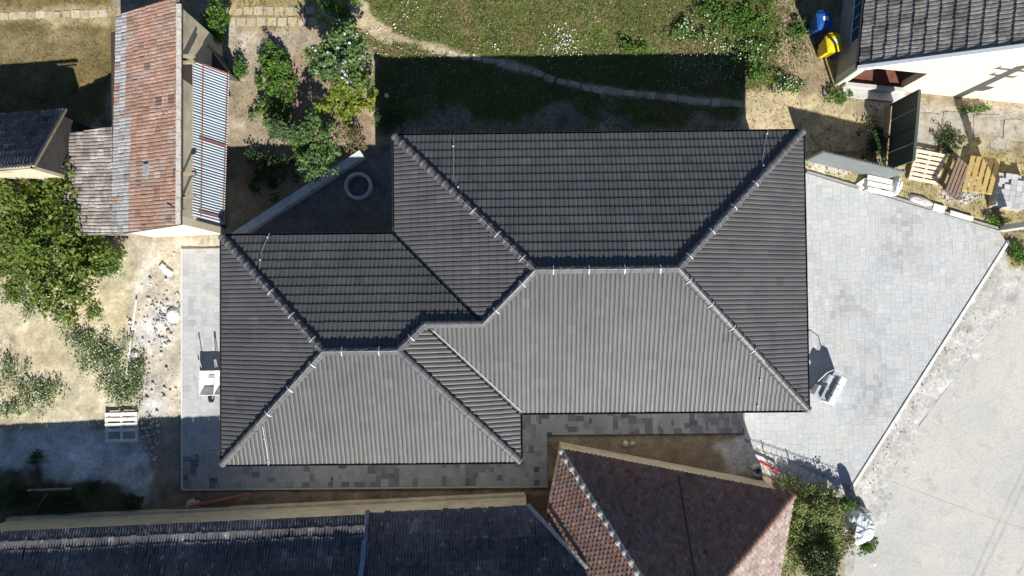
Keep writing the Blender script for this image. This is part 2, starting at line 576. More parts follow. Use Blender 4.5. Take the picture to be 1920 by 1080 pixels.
# yard of sand and rubble on the left
region([(-80, 425), (225, 440), (340, 455), (345, 800), (-80, 800)], (0.49, 0.43, 0.295), 0.5, 0.8, g=0.0)
patch = np.clip((fbm(X, Y, 0.6, 23) - 0.52) * 6, 0, 1)[..., None] * (sdist(gp((-80, 425), (300, 440), (300, 800), (-80, 800)), X, Y) > 0)[..., None]
col = col * (1 - 0.5 * patch) + np.array((0.46, 0.36, 0.21)) * 0.5 * patch
tr = np.clip((np.sin((Y * 3.3 + (vnoise(X, Y, 0.5, 5)) * 2.0) * 2.0) * 0.5 + 0.5), 0, 1) * np.clip(sdist(gp((-80, 520), (250, 520), (150, 800), (-80, 800)), X, Y) / 0.8, 0, 1)
col *= (1 - 0.10 * tr[..., None])
region([(225, 440), (420, 430), (420, 900), (250, 900), (262, 760), (236, 690), (262, 560)], (0.44, 0.385, 0.305), 0.5, 0.9, r=0.6)
for q in ([(296, 575), (340, 570), (338, 610), (300, 615)], [(248, 610), (285, 605), (280, 650), (246, 650)], [(285, 625), (320, 625), (315, 650), (285, 650)],
          [(262, 700), (300, 690), (305, 760), (270, 770)], [(290, 740), (320, 760), (300, 790), (275, 780)], [(270, 480), (290, 470), (280, 530), (262, 535)]):
    region(q, (0.55, 0.53, 0.50), 0.45, 0.8, k=0.75, r=0.6)
region([(-80, 805), (150, 800), (345, 800), (345, 900), (300, 960), (-80, 905)], (0.47, 0.45, 0.41), 0.4, 0.8)
region([(70, 825), (260, 825), (280, 880), (200, 905), (90, 880)], (0.60, 0.59, 0.57), 0.6, 0.8, k=0.8)
region([(262, 790), (342, 790), (342, 960), (285, 960), (282, 880)], (0.25, 0.22, 0.18), 0.4, 0.8, r=0.8)
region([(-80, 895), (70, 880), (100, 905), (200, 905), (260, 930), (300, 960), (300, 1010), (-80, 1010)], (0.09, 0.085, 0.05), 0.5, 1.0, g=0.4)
# strips between the new house and the old houses
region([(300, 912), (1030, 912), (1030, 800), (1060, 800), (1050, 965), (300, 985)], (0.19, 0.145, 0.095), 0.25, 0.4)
region([(1022, 812), (1405, 812), (1450, 860), (1470, 900), (1450, 930), (1022, 845)], (0.24, 0.185, 0.125), 0.25, 0.4)
region([(1390, 812), (1600, 905), (1585, 935), (1450, 900), (1405, 870)], (0.52, 0.49, 0.45), 0.2, 0.3)
region([(1345, 835), (1400, 812), (1425, 850), (1420, 895), (1370, 890)], (0.47, 0.44, 0.41), 0.3, 0.6)
# road side on the right
region([(1905, 440), (1990, 430), (1990, 1120), (1580, 1120), (1590, 905)], (0.44, 0.425, 0.39), 0.2, 0.15, r=0.1)
region([(1880, 448), (1925, 470), (1860, 560), (1800, 660), (1690, 800), (1655, 890), (1650, 930), (1612, 955), (1592, 905)], (0.475, 0.455, 0.41), 0.5, 0.7, r=0.6)
region([(1885, 445), (1990, 400), (1990, 500), (1900, 500)], (0.27, 0.22, 0.12), 0.3, 0.6, g=0.6)
# north east corner
region([(1390, 170), (1500, 150), (1560, 190), (1620, 215), (1640, 240), (1500, 330), (1380, 300)], (0.43, 0.345, 0.21), 0.4, 0.6, g=0.3)
region([(1470, -40), (1560, -40), (1560, 60), (1590, 170), (1500, 190), (1450, 120)], (0.285, 0.22, 0.135), 0.5, 0.8, g=0.5)
region([(1700, 180), (1990, 205), (1990, 285), (1900, 320), (1800, 290), (1700, 280)], (0.36, 0.32, 0.265), 0.4, 0.8, g=0.2)
region([(1730, 240), (1990, 250), (1990, 320), (1760, 330)], (0.30, 0.25, 0.15), 0.4, 1.0, k=0.8, g=0.5)
region([(1505, 295), (1990, 285), (1990, 440), (1870, 440), (1505, 330)], (0.315, 0.26, 0.135), 0.3, 0.5, g=0.6)
region([(1765, 355), (1830, 330), (1850, 365), (1800, 385), (1765, 375)], (0.47, 0.43, 0.37), 0.25, 0.5, r=1.0)
region([(1515, 300), (1560, 305), (1590, 330), (1520, 325)], (0.42, 0.38, 0.30), 0.25, 0.5)
# trodden path across the lawn
PATH = [(665, -10), (680, 40), (715, 62), (760, 75), (815, 92), (860, 104), (905, 112), (950, 122), (1000, 135), (1040, 152), (1090, 162), (1150, 172), (1210, 178), (1290, 188), (1395, 195)]
pd = np.full(X.shape, 1e9)
pw = [G(*p) for p in PATH]
for a, b in zip(pw[:-1], pw[1:]):
    e = b - a
    t = np.clip(((X - a[0]) * e[0] + (Y - a[1]) * e[1]) / (e[0] ** 2 + e[1] ** 2), 0, 1)
    pd = np.minimum(pd, np.hypot(X - a[0] - t * e[0], Y - a[1] - t * e[1]))
wdt = np.where(X < G(735, 60)[0], 0.36, 0.15)
w = np.clip((wdt - pd + wob * 0.22) / 0.14 + 0.5, 0, 1)[..., None]
col = col * (1 - w) + np.array((0.37, 0.30, 0.19)) * w
grassy *= (1 - w[..., 0])
# mottling that belongs to the soil itself
m1 = fbm(X, Y, 1.6, 41)[..., None]
m2 = fbm(X, Y, 5.5, 51)[..., None]
m3 = fbm(X, Y, 2.6, 55, 3)[..., None]
col *= (0.72 + 0.56 * m1) * (0.76 + 0.48 * m2) * (1 + 0.35 * np.clip((m3 - 0.6) * 4, 0, 1)) * (1 - 0.3 * np.clip((0.4 - m3) * 4, 0, 1))
fade = np.clip(np.minimum((21.9 - np.abs(X)) / 1.2, np.minimum((Y + 12.4) / 0.6, (13.4 - Y) / 1.2)), 0, 1)[..., None]
col = col * fade + np.array((0.19, 0.165, 0.085)) * (1 - fade)
Z = (fbm(X, Y, 0.8, 61) - 0.5) * 0.05 + (fbm(X, Y, 4.0, 71) - 0.5) * (0.03 + 0.06 * rough)
PAVED = [[(1430, 300), (1517, 326), (1876, 430), (1895, 452), (1597, 916), (1395, 822), (1380, 700)],
         [(336, 462), (440, 462), (440, 918), (336, 918)], [(336, 840), (1030, 840), (1030, 918), (336, 918)], [(960, 740), (1410, 740), (1410, 818), (960, 818)]]
pm = np.full(X.shape, -1e9)
for q in PAVED:
    pm = np.maximum(pm, sdist(gp(*q), X, Y))
Z = np.where(pm > -0.12, np.minimum(Z, 0.0) - 0.035, Z)
rd = sdist(gp((1905, 440), (1990, 430), (1990, 1120), (1580, 1120), (1620, 960), (1690, 800)), X, Y)
Z = Z * np.where(rd > 0, 0.25, 1.0)
sd_ = sdist(gp((1900, 560), (1990, 480), (1990, 1130), (1590, 1130), (1610, 1000), (1666, 900), (1696, 835)), X, Y)
grv = np.clip(1.3 - np.abs(sd_ - 0.35) / 1.0, 0, 1)
Z = Z * (1 - grv) + grv * (0.016 - 0.022 * np.clip(sd_, 0, 1.4) + 0.075 * (fbm(X, Y, 1.3, 131) - 0.47))
far = (np.abs(X) > 22.1) | (np.abs(Y) > 13.6)
Z[far] = -0.02
ny_, nx_ = X.shape
V = np.stack([X, Y, Z], -1).reshape(-1, 3)
idx = np.arange(ny_ * nx_).reshape(ny_, nx_)
Fq = np.stack([idx[:-1, :-1], idx[:-1, 1:], idx[1:, 1:], idx[1:, :-1]], -1).reshape(-1, 4)
me = bpy.data.meshes.new('ground')
me.vertices.add(len(V)); me.vertices.foreach_set('co', V.astype(np.float32).ravel())
me.loops.add(Fq.size); me.loops.foreach_set('vertex_index', Fq.astype(np.int32).ravel())
me.polygons.add(len(Fq))
me.polygons.foreach_set('loop_start', np.arange(0, Fq.size, 4, dtype=np.int32))
me.polygons.foreach_set('loop_total', np.full(len(Fq), 4, dtype=np.int32))
me.update(calc_edges=True)
me.polygons.foreach_set('use_smooth', [True] * len(me.polygons))
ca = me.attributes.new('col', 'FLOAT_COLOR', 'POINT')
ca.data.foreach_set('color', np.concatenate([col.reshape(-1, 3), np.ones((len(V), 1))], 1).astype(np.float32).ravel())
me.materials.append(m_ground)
ground = bpy.data.objects.new('ground', me)
COL.objects.link(ground)
tag(ground, 'ground of dry lawn, bare earth, sand and rubble around the houses', 'ground', kind='structure')


def gz(x, y):
    i = int(np.clip(np.searchsorted(gx, x) - 1, 0, len(gx) - 2))
    j = int(np.clip(np.searchsorted(gy, y) - 1, 0, len(gy) - 2))
    return float(Z[j, i])


def gsample(arr, x, y):
    i = np.clip(np.searchsorted(gx, x) - 1, 0, len(gx) - 2)
    j = np.clip(np.searchsorted(gy, y) - 1, 0, len(gy) - 2)
    return arr[j, i]


# ------------------------------------------------------------------ paving
def paving(name, label, convs, bounds, z, tonefn, seed, cell=0.1, limit=300):
    r = random.Random(seed)
    convs = [ccw(c) for c in convs]
    root = ob(name, join([prism(c, z - 0.06, z - 0.006 - 0.002 * k) for k, c in enumerate(convs)]), m_joint)
    tag(root, label, 'paving', kind='structure')
    x0, y0, x1, y1 = bounds
    nx, ny = int((x1 - x0) / cell) + 1, int((y1 - y0) / cell) + 1
    used = np.zeros((nx + 4, ny + 4), bool)
    kinds = [(2, 2)] * 5 + [(3, 2)] * 5 + [(2, 3)] * 3 + [(3, 3)] * 2 + [(4, 2)] * 1
    recs = []
    for j in range(ny):
        for i in range(nx):
            if used[i, j]:
                continue
            opts = [kinds[r.randrange(len(kinds))] for _ in range(3)] + [(2, 2), (2, 1), (1, 2), (1, 1)]
            for (a, b) in opts:
                if not used[i:i + a, j:j + b].any():
                    break
            used[i:i + a, j:j + b] = True
            u0, v0 = x0 + i * cell + 0.0022, y0 + j * cell + 0.0022
            u1, v1 = x0 + (i + a) * cell - 0.0022, y0 + (j + b) * cell - 0.0022
            rect = [(u0, v0), (u1, v0), (u1, v1), (u0, v1)]
            zz = z + r.uniform(-0.003, 0.003)
            tone = tonefn((u0 + u1) / 2, (v0 + v1) / 2, r)
            for c in convs:
                full = all(inside(c, p[0], p[1]) for p in rect)
                q = rect if full else [tuple(p) for p in clip_poly(rect, c)]
                if len(q) < 3:
                    continue
                vv = prism(q, z - 0.05, zz)
                recs.append((vv, tone, full, np.array([(u0 + u1) / 2, (v0 + v1) / 2, zz]), (u1 - u0) * (v1 - v0)))
                if full:
                    break
    cand = [k for k, q in enumerate(recs) if q[2] and inview(q[3])]
    cand.sort(key=lambda k: -recs[k][4] + 0.002 * np.linalg.norm(recs[k][3][:2]))
    keep = set(cand[:limit])
    rest, rt = [], []
    for k, q in enumerate(recs):
        if k in keep:
            ob('paver', (q[0][0], q[0][1][1:]), m_paver, root, tone=q[1])
        else:
            rest.append((q[0][0], q[0][1][1:]))
            rt.append(np.full(len(q[0][0]), q[1]))
    if rest:
        o = ob('paver_field', join(rest), m_paver, root, tone=np.concatenate(rt))
        o['kind'] = 'stuff'
    return root


def drive_tone(x, y, r):
    n = float(fbm(np.array(x), np.array(y), 0.55, 81, 3))
    dark = max(0.0, (n - 0.52) * 2.6)
    t = 1.02 - dark * 0.34 * r.random() + r.uniform(-0.025, 0.025)
    if r.random() < 0.12 + dark * 0.4:
        t -= 0.11 * r.random()
    if r.random() < 0.05:
        t += 0.07
    return t


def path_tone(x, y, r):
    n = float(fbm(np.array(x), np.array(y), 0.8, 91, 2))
    t = 0.74 + r.uniform(-0.08, 0.08) - (r.random() < 0.12 + max(0, n - 0.42) * 1.8) * r.uniform(0.15, 0.42)  # south strip: same pavers, their shade put into a darker tone
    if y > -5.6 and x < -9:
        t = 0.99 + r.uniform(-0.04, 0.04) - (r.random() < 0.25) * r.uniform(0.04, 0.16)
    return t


drive_poly = gp((1455, 306.5), (1520, 327), (1872, 432), (1888, 455), (1597, 912), (1455, 850), z=0.03)
drive_poly2 = gp((1396, 760), (1455, 760), (1455, 850), (1396, 822), z=0.03)
_t = (drive_poly2[1][1] - drive_poly[0][1]) / (drive_poly[5][1] - drive_poly[0][1])
drive_poly2 = [drive_poly2[0], (drive_poly[0][0] + (drive_poly[5][0] - drive_poly[0][0]) * _t - 0.003, drive_poly2[1][1]), (drive_poly[5][0] - 0.003, drive_poly[5][1]), drive_poly2[3]]
xs = [p[0] for p in drive_poly + drive_poly2]; ys = [p[1] for p in drive_poly + drive_poly2]
paving('driveway_paving', 'wide pale grey block paved forecourt right of the new house', [drive_poly, drive_poly2], (min(xs), min(ys), max(xs), max(ys)), 0.03, drive_tone, 3)
xw0, xw1 = G(343, 690, 0.03)[0], G(470, 690, 0.03)[0]
yn, ysb = G(380, 466, 0.03)[1], G(700, 913, 0.03)[1]
yb_in = G(700, 840, 0.03)[1]
xe0, xe1 = G(940, 850, 0.03)[0], G(1026, 850, 0.03)[0]
rect = lambda a, b, c, d: [(a, b), (c, b), (c, d), (a, d)]
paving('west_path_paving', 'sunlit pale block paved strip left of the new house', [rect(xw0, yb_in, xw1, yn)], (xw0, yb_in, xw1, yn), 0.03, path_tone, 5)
yt = G(1200, 740, 0.03)[1]; ym = G(1200, 814, 0.03)[1]
xd = G(1396, 790, 0.03)[0]
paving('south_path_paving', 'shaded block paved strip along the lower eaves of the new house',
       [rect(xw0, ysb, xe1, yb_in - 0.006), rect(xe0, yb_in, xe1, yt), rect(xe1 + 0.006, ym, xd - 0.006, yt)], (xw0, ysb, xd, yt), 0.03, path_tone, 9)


def kerb(name, label, a, b, w, h, z, mt, L=1.0):
    a, b = np.asarray(a, float), np.asarray(b, float)
    d = b - a
    n = max(1, int(round(np.linalg.norm(d) / L)))
    root = empty(name, a, label, 'kerb', kind='structure')
    for k in range(n):
        p, q = a + d * (k / n), a + d * ((k + 1) / n - 0.006 / (np.linalg.norm(d) / n) / n)
        p2, q2 = p.copy(), q.copy()
        p2[2] = q2[2] = z + h / 2 + rng.uniform(-0.004, 0.004)
        ob('kerb_stone', beam(p2, q2, w, h), mt, root)
    return root


kerb('driveway_kerb', 'white concrete kerb along the outer edge of the forecourt', G(1890, 452), G(1595, 917), 0.11, 0.16, -0.09, m_kerb)
kerb('path_kerb', 'thin concrete edging left of the sunlit paved strip', (xw0 - 0.035, ysb - 0.03, 0), (xw0 - 0.035, yn, 0), 0.055, 0.14, -0.09, m_kerb)
kerb('south_path_kerb', 'thin concrete edging below the shaded paved strip', (xw0, ysb - 0.04, 0), (xe1, ysb - 0.04, 0), 0.055, 0.14, -0.09, m_conc)
kerb('north_drive_kerb', 'dark edging strip along the upper edge of the forecourt', G(1512, 322), G(1874, 429), 0.07, 0.17, -0.09, m_greywall)

# road slabs beyond the kerb
road = empty('road', G(1800, 800), 'pale concrete road slabs right of the kerb', 'road', kind='structure')
slabs = [[(1900, 560), (1990, 480), (1990, 1013), (1830, 962), (1666, 900), (1696, 835)], [(1666, 900.5), (1829.6, 962.3), (1990, 1013.3), (1990, 1130), (1590, 1130), (1610, 1000)]]
for q in slabs:
    P = ccw(gp(*q, z=0.02))
    ob('road_slab', prism(P, -0.1, 0.016 + rng.uniform(-0.002, 0.002)), m_concroad, road)

# ------------------------------------------------------------------ tiled roofs
def wave(pitch, h, k=2):
    """two-roll concrete tile profile over one tile width"""
    base = [(0.0, 0.0), (0.07, 0.0), (0.16, 0.66), (0.30, 0.95), (0.52, 1.0), (0.74, 0.95), (0.90, 0.62), (0.98, 0.0)]
    pts = []
    for j in range(k):
        pts += [((j + a) * pitch, b * h) for a, b in base]
    pts.append((k * pitch, 0.0))
    return pts


def ribs(width, h, k):
    pts = []
    for j in range(k):
        for a, b in ((0.0, 0.0), (0.22, 1.0), (0.55, 1.0), (0.78, 0.0)):
            pts.append(((j + a) * width / k, b * h))
    pts.append((width, 0.0))
    return pts


def flat(width, h=0.0):
    return [(0.004, 0), (width * 0.5, h), (width - 0.004, 0)]


class Plane:
    def __init__(self, O, D, tanp, bend=None):
        """O: point on the eave line; D: horizontal unit vector pointing up the slope"""
        self.O = np.asarray(O, float)
        D = np.array([D[0], D[1], 0.0]); D /= np.linalg.norm(D)
        p = math.atan(tanp)
        self.c, self.s = math.cos(p), math.sin(p)
        self.D, self.U = D, np.array([D[1], -D[0], 0.0])
        self.V = D * self.c + np.array([0, 0, self.s])
        self.N = np.cross(self.U, self.V)
        self.bend = bend

    def uv(self, xy):
        r = np.array([xy[0], xy[1], self.O[2]]) - self.O
        return (float(r @ self.U), float(r @ self.D) / self.c)

    def P(self, u, v, n=0.0):
        q = self.O + u * self.U + v * self.V + n * self.N
        if self.bend:
            q = q + np.array([0, 0, self.bend(v)])
        return q


def tiles_on(pl, polys, prof, expo, thick, lift, tonefn, out, seed=1, stagger=0.0, jit=0.0, overlap=0.03, tail=0.0, v_start=0.0, jn=0.0, m=None, wfix=0.004):
    r = random.Random(seed)
    polys = [ccw([pl.uv(p) for p in q]) for q in polys]
    w = prof[-1][0] + (prof[0][0] if prof[0][0] < 0.01 else 0)
    umin = min(p[0] for q in polys for p in q); umax = max(p[0] for q in polys for p in q)
    vmax = max(p[1] for q in polys for p in q)
    rows = int((vmax - v_start) / expo) + 1
    for i in range(rows):
        v0 = v_start + i * expo
        off = (stagger * w) * (i % 2) + umin - w
        for j in range(int((umax - umin) / w) + 3):
            u0 = off + j * w
            cor = [(u0, v0), (u0 + w, v0), (u0 + w, v0 + expo), (u0, v0 + expo)]
            full = any(all(inside(q, *p) for p in cor) for q in polys)
            if not full and not any(inside(q, u0 + a * w, v0 + b * expo, 0.02) for q in polys for a in (0, 0.5, 1) for b in (0, 0.5, 1)):
                continue
            dv, dn, sk = r.gauss(0, jit), r.gauss(0, jn), r.gauss(0, jit * 0.6)
            tone = tonefn(u0, v0, r)
            top, front = [], []
            K = len(prof)
            vv = []
            for (a, h) in prof:
                tl = tail * (1 - (2 * a / w - 1) ** 2)
                vv.append((u0 + a + sk, v0 + dv - tl, h + lift + dn))
            for (a, h) in prof:
                vv.append((u0 + a + sk, v0 + expo + overlap, h + dn))
            for (a, h) in prof:
                tl = tail * (1 - (2 * a / w - 1) ** 2)
                vv.append((u0 + a + sk, v0 + dv - tl, h + lift + dn - thick))
            F = [(k, k + 1, K + k + 1, K + k) for k in range(K - 1)] + [(2 * K + k, 2 * K + k + 1, k + 1, k) for k in range(K - 1)]
            if full:
                W = [pl.P(*q) for q in vv]
            else:
                W, F2 = [], []
                for q in polys:
                    for f in F:
                        g = clip_poly([vv[x] for x in f], q) if True else None
                        if len(g) >= 3:
                            F2.append(tuple(range(len(W), len(W) + len(g))))
                            W += [pl.P(*x) for x in g]
                F = F2
                if not W:
                    continue
            out.append([np.array(W), F, tone, full, pl.P(u0 + w / 2, v0 + expo / 2), m])


def commit(recs, roof, mt, limit=300, name='tile', smooth=False):
    cand = [k for k, q in enumerate(recs) if q[3] and inview(q[4], -4)]
    cand.sort(key=lambda k: np.linalg.norm(recs[k][4] - np.array([0, 0, CAMH])))
    keep = set(cand[:limit])
    rest = {}
    for k, q in enumerate(recs):
        mm = q[5] or mt
        if k in keep:
            ob(name, (q[0], q[1]), mm, roof, tone=q[2], smooth=smooth)
        else:
            rest.setdefault(mm.name, []).append(q)
    for mn, qs in rest.items():
        o = ob(name + '_field', join([(q[0], q[1]) for q in qs]), MATS[mn], roof, tone=np.concatenate([np.full(len(q[0]), q[2]) for q in qs]), smooth=smooth)
        o['kind'] = 'stuff'


def deck(pl, polys, n=-0.04, thick=0.05):
    parts = []
    for q in polys:
        uv = ccw([pl.uv(p) for p in q])
        a = [pl.P(u, v, n) for u, v in uv]
        b = [p - np.array([0, 0, thick]) for p in a]
        k = len(a)
        F = [tuple(range(k)), tuple(range(k, 2 * k))[::-1]] + [(i, k + i, k + (i + 1) % k, (i + 1) % k) for i in range(k)]
        parts.append((np.array(a + b), F))
    return join(parts)


def caps(P0, P1, r, L, mt, parent, name='ridge_tile', side=None, lift=0.018, seg=7, seed=0, jit=0.0, flare=1.12):
    """half round cap tiles laid from the low end P0 to the high end P1"""
    rr = random.Random(seed)
    P0, P1 = np.asarray(P0, float), np.asarray(P1, float)
    d = P1 - P0
    n = max(1, int(round(np.linalg.norm(d) / L)))
    d = d / np.linalg.norm(d)
    s = np.cross(d, (0, 0, 1.0)); s /= np.linalg.norm(s)
    u = np.cross(s, d)
    step = np.linalg.norm(P1 - P0) / n
    for k in range(n):
        a = P0 + d * step * k + s * rr.gauss(0, jit) + u * rr.gauss(0, jit)
        b = P0 + d * (step * (k + 1) + 0.03)
        V, F = [], []
        for (p, rad, lf) in ((a, r * flare, lift), (a + (b - a) * 0.2, r * flare, lift * 0.8), (a + (b - a) * 0.24, r, lift * 0.7), (b, r * 0.97, 0.0)):
            for j in range(seg):
                t = math.pi * (j / (seg - 1)) * 1.1 - 0.05 * math.pi
                V.append(p + u * (lf + rad * math.sin(t) * 0.85) + s * rad * math.cos(t))
        for q in range(3):
            for j in range(seg - 1):
                F.append((q * seg + j, q * seg + j + 1, (q + 1) * seg + j + 1, (q + 1) * seg + j))
        F.append(tuple(range(seg))[::-1])
        ob(name, (np.array(V), F), mt, parent, tone=rr.uniform(0.9, 1.12), smooth=False)


# ------------------------------------------------------------------ the new house
ax0, ax1, ay0, ay1 = -4.1923, 9.9171, -3.7785, 5.8488
bx0, bx1, by0, by1 = -10.1175, 0.1585, -5.4313, 2.4707
TP, HE = 0.3798, 2.786
IN = 0.075
house = empty('new_house', (0, 0, 0), 'large new house with dark grey hipped tile roof and white lightning wire clamps', 'house')
Ax0, Ax1, Ay0, Ay1 = ax0 + IN, ax1 - IN, ay0 + IN, ay1 - IN
Bx0, Bx1, By0, By1 = bx0 + IN, bx1 - IN, by0 + IN, by1 - IN
da, db, mm_ = (Ay1 - Ay0) / 2, (By1 - By0) / 2, (By1 - Ay0) / 2
yA, yB, yM = (Ay0 + Ay1) / 2, (By0 + By1) / 2, (By1 + Ay0) / 2
R1, R2 = (Ax0 + da, yA), (Ax1 - da, yA)
Q1, Q2 = (Bx0 + db, yB), (Bx1 - db, yB)
Mr, Ml = (Ax0 + mm_, yM), (Bx1 - mm_, yM)
planes = [
    (Plane((Ax0, Ay1, HE), (0, -1), TP), [[(Ax0, Ay1), (Ax1, Ay1), R2, R1]]),
    (Plane((Ax1, Ay0, HE), (-1, 0), TP), [[(Ax1, Ay0), (Ax1, Ay1), R2]]),
    (Plane((Ax0, Ay0, HE), (1, 0), TP), [[(Ax0, Ay1), R1, Mr, (Ax0, By1)]]),
    (Plane((Ax0, Ay0, HE), (0, 1), TP), [[(Bx1, Ay0), (Ax1, Ay0), R2, R1, Mr], [Mr, Ml, (Bx1, Ay0)]]),
    (Plane((Bx0, By0, HE), (1, 0), TP), [[(Bx0, By0), (Bx0, By1), Q1]]),
    (Plane((Bx0, By0, HE), (0, 1), TP), [[(Bx0, By0), (Bx1, By0), Q2, Q1]]),
    (Plane((Bx1, By0, HE), (-1, 0), TP), [[(Bx1, By0), (Bx1, Ay0), Ml, Q2]]),
    (Plane((Bx0, By1, HE), (0, -1), TP), [[(Bx0, By1), (Ax0, By1), Ml, Q2, Q1], [(Ax0, By1), Mr, Ml]])]
vg = 0.10      # open valley: the tiles stop short of the trough
tile_polys = [q for _, q in planes]
tile_polys[2] = [[(Ax0, Ay1), R1, (Mr[0], Mr[1] + vg), (Ax0, By1 + vg)]]
tile_polys[3] = [[(Bx1 + vg, Ay0), (Ax1, Ay0), R2, R1, Mr], [Mr, (Ml[0] + vg, Ml[1]), (Bx1 + vg, Ay0)]]
tile_polys[6] = [[(Bx1, By0), (Bx1, Ay0 - vg), (Ml[0], Ml[1] - vg), Q2]]
tile_polys[7] = [[(Bx0, By1), (Ax0 - vg, By1), Ml, Q2, Q1], [(Ax0 - vg, By1), (Mr[0] - vg, Mr[1]), Ml]]
EAVE = [(ax0, ay1), (ax0, by1), (bx0, by1), (bx0, by0), (bx1, by0), (bx1, ay0), (ax1, ay0), (ax1, ay1)]
WI = 0.55
wallA = rect(ax0 + WI, ay0 + WI, ax1 - WI, ay1 - WI)
wallB = rect(bx0 + WI, by0 + WI, bx1 - WI, by1 - WI)
ob('wall', join([prism(wallA, -0.05, HE - 0.1), prism(wallB, -0.05, HE - 0.102)]), m_wall_new, house, origin=(0, 0, 0))
ob('soffit', join([prism(rect(ax0 + 0.1, ay0 + 0.1, ax1 - 0.1, ay1 - 0.1), HE - 0.13, HE - 0.10), prism(rect(bx0 + 0.1, by0 + 0.1, bx1 - 0.1, by1 - 0.1), HE - 0.131, HE - 0.101)]), m_white, house, origin=(0, 0, 0))
roof = ob('roof', join([deck(pl, q) for pl, q in planes]), m_deck, house, origin=(0, 0, HE))
recs = []
PROF = wave(0.15, 0.027, 2)


def house_tone(u, v, r):
    return 1.0 + r.gauss(0, 0.045) + (r.choice((-0.16, 0.14, 0.2)) if r.random() < 0.035 else 0)


for k, (pl, q) in enumerate(planes):
    tiles_on(pl, tile_polys[k], PROF, 0.318, 0.022, 0.030, house_tone, recs, seed=20 + k, jit=0.0035, overlap=0.02)
commit(recs, roof, m_tile)


def roofz(x, y):
    a = min(x - Ax0, Ax1 - x, y - Ay0, Ay1 - y)
    b = min(x - Bx0, Bx1 - x, y - By0, By1 - y)
    return HE + TP * max(a, b)


def rp(xy, up=0.0):
    return np.array([xy[0], xy[1], roofz(*xy) + up])


cu = 0.035
hips = [((Ax0, Ay1), R1), ((Ax1, Ay1), R2), ((Ax1, Ay0), R2), (Mr, R1), ((Bx0, By1), Q1), ((Bx0, By0), Q1), ((Bx1, By0), Q2), (Q2, Ml)]
hips[7] = (Ml, Q2)
for k, (a, b) in enumerate(hips):
    caps(rp(a, cu), rp(b, cu), 0.125, 0.36, m_cap, roof, seed=k, jit=0.002)
for k, (a, b) in enumerate([(R1, R2), (Q1, Q2), (Ml, Mr)]):
    caps(rp(a, cu + 0.01), rp(b, cu + 0.01), 0.125, 0.36, m_cap, roof, seed=30 + k, jit=0.002)
# valleys
for (a, b, mt, wd, nm) in (((Ax0, By1), Mr, m_gutter, 0.15, 'valley_flashing'), ((Bx1, Ay0), Ml, m_gutter, 0.15, 'valley_flashing')):
    ob(nm, beam(rp(a, -0.025), rp(b, -0.025), wd, 0.02), mt, roof)
a, b = rp((Bx1 + 0.07, Ay0 + 0.02), 0.055), rp((Ml[0] + 0.25, Ml[1] - 0.20), 0.07)
ob('valley_edge_strip', beam(a, b, 0.022, 0.02), m_wire, roof)


# gutters
def gutter(a, b, n_out):
    a, b, n_out = np.array([*a, 0.0]), np.array([*b, 0.0]), np.array([*n_out, 0.0])
    prof = [(-0.10, -0.01), (-0.09, -0.075), (-0.045, -0.105), (0.0, -0.075), (0.008, 0.005), (0.02, 0.008), (0.012, -0.085), (-0.045, -0.12), (-0.105, -0.085)]
    V = []
    for p in (a, b):
        for (o, z) in prof:
            V.append(p + n_out * o + np.array([0, 0, HE - 0.015 + z]))
    m = len(prof)
    F = [(k, (k + 1) % m, m + (k + 1) % m, m + k) for k in range(m)] + [tuple(range(m)), tuple(range(m, 2 * m))[::-1]]
    return np.array(V), F


for i in range(len(EAVE)):
    a, b = EAVE[i], EAVE[(i + 1) % len(EAVE)]
    dx, dy = b[0] - a[0], b[1] - a[1]
    L = math.hypot(dx, dy)
    ob('gutter', gutter(a, b, (dy / L, -dx / L)), m_gutter, roof)
for (x, y) in ((ax1 - 0.30, ay0 + 0.45), (bx0 + 0.45, by0 + 0.45), (ax0 + 0.45, ay1 - 0.45)):
    ob('downpipe', tube([(x, y, 0.03), (x, y, HE - 0.12)], 0.045, 8), m_gutter, house)
# lightning conductor: wire on the ridges, clamps over the caps, down leads
wz = cu + 0.155
runs = [[R1, R2], [(Ax0 + 2.35, Ay1 - 2.35), R1], [(Ax1 - 1.5, Ay1 - 1.5), R2], [(Ax1 - 1.7, Ay0 + 1.7), R2], [R1, Mr, Ml, Q2, Q1], [(Bx0 + 1.55, By1 - 1.55), Q1], [(Bx0 + 1.4, By0 + 1.4), Q1]]
for rn in runs:
    pts = []
    for a, b in zip(rn[:-1], rn[1:]):
        n = max(2, int(math.hypot(b[0] - a[0], b[1] - a[1]) / 0.25))
        for k in range(n + 1):
            x, y = a[0] + (b[0] - a[0]) * k / n, a[1] + (b[1] - a[1]) * k / n
            pts.append(rp((x, y), wz + 0.008 * math.sin(k * 1.9)))
    ob('lightning_wire', tube(pts, 0.007, 5), m_wire, roof)
    for a, b in zip(rn[:-1], rn[1:]):
        Lh = math.hypot(b[0] - a[0], b[1] - a[1])
        n = max(1, int(round(Lh / 1.05)))
        for k in range(n):
            t = (k + 0.5) / n
            p = rp((a[0] + (b[0] - a[0]) * t, a[1] + (b[1] - a[1]) * t), cu)
            d = np.array([b[0] - a[0], b[1] - a[1], 0]) / Lh
            s = np.array([-d[1], d[0], 0])
            arc = [p + s * 0.15 * math.cos(q) + np.array([0, 0, 0.145 * math.sin(q)]) for q in np.linspace(0.05, math.pi - 0.05, 7)]
            parts = [beam(arc[j], arc[j + 1], 0.03, 0.012, up=(arc[j] + arc[j + 1]) / 2 - p + np.array([0, 0, 0.02])) for j in range(6)]
            parts.append(box(p + np.array([0, 0, 0.165]), (0.03, 0.03, 0.035)))
            ob('wire_clamp', join(parts), m_clamp, roof)
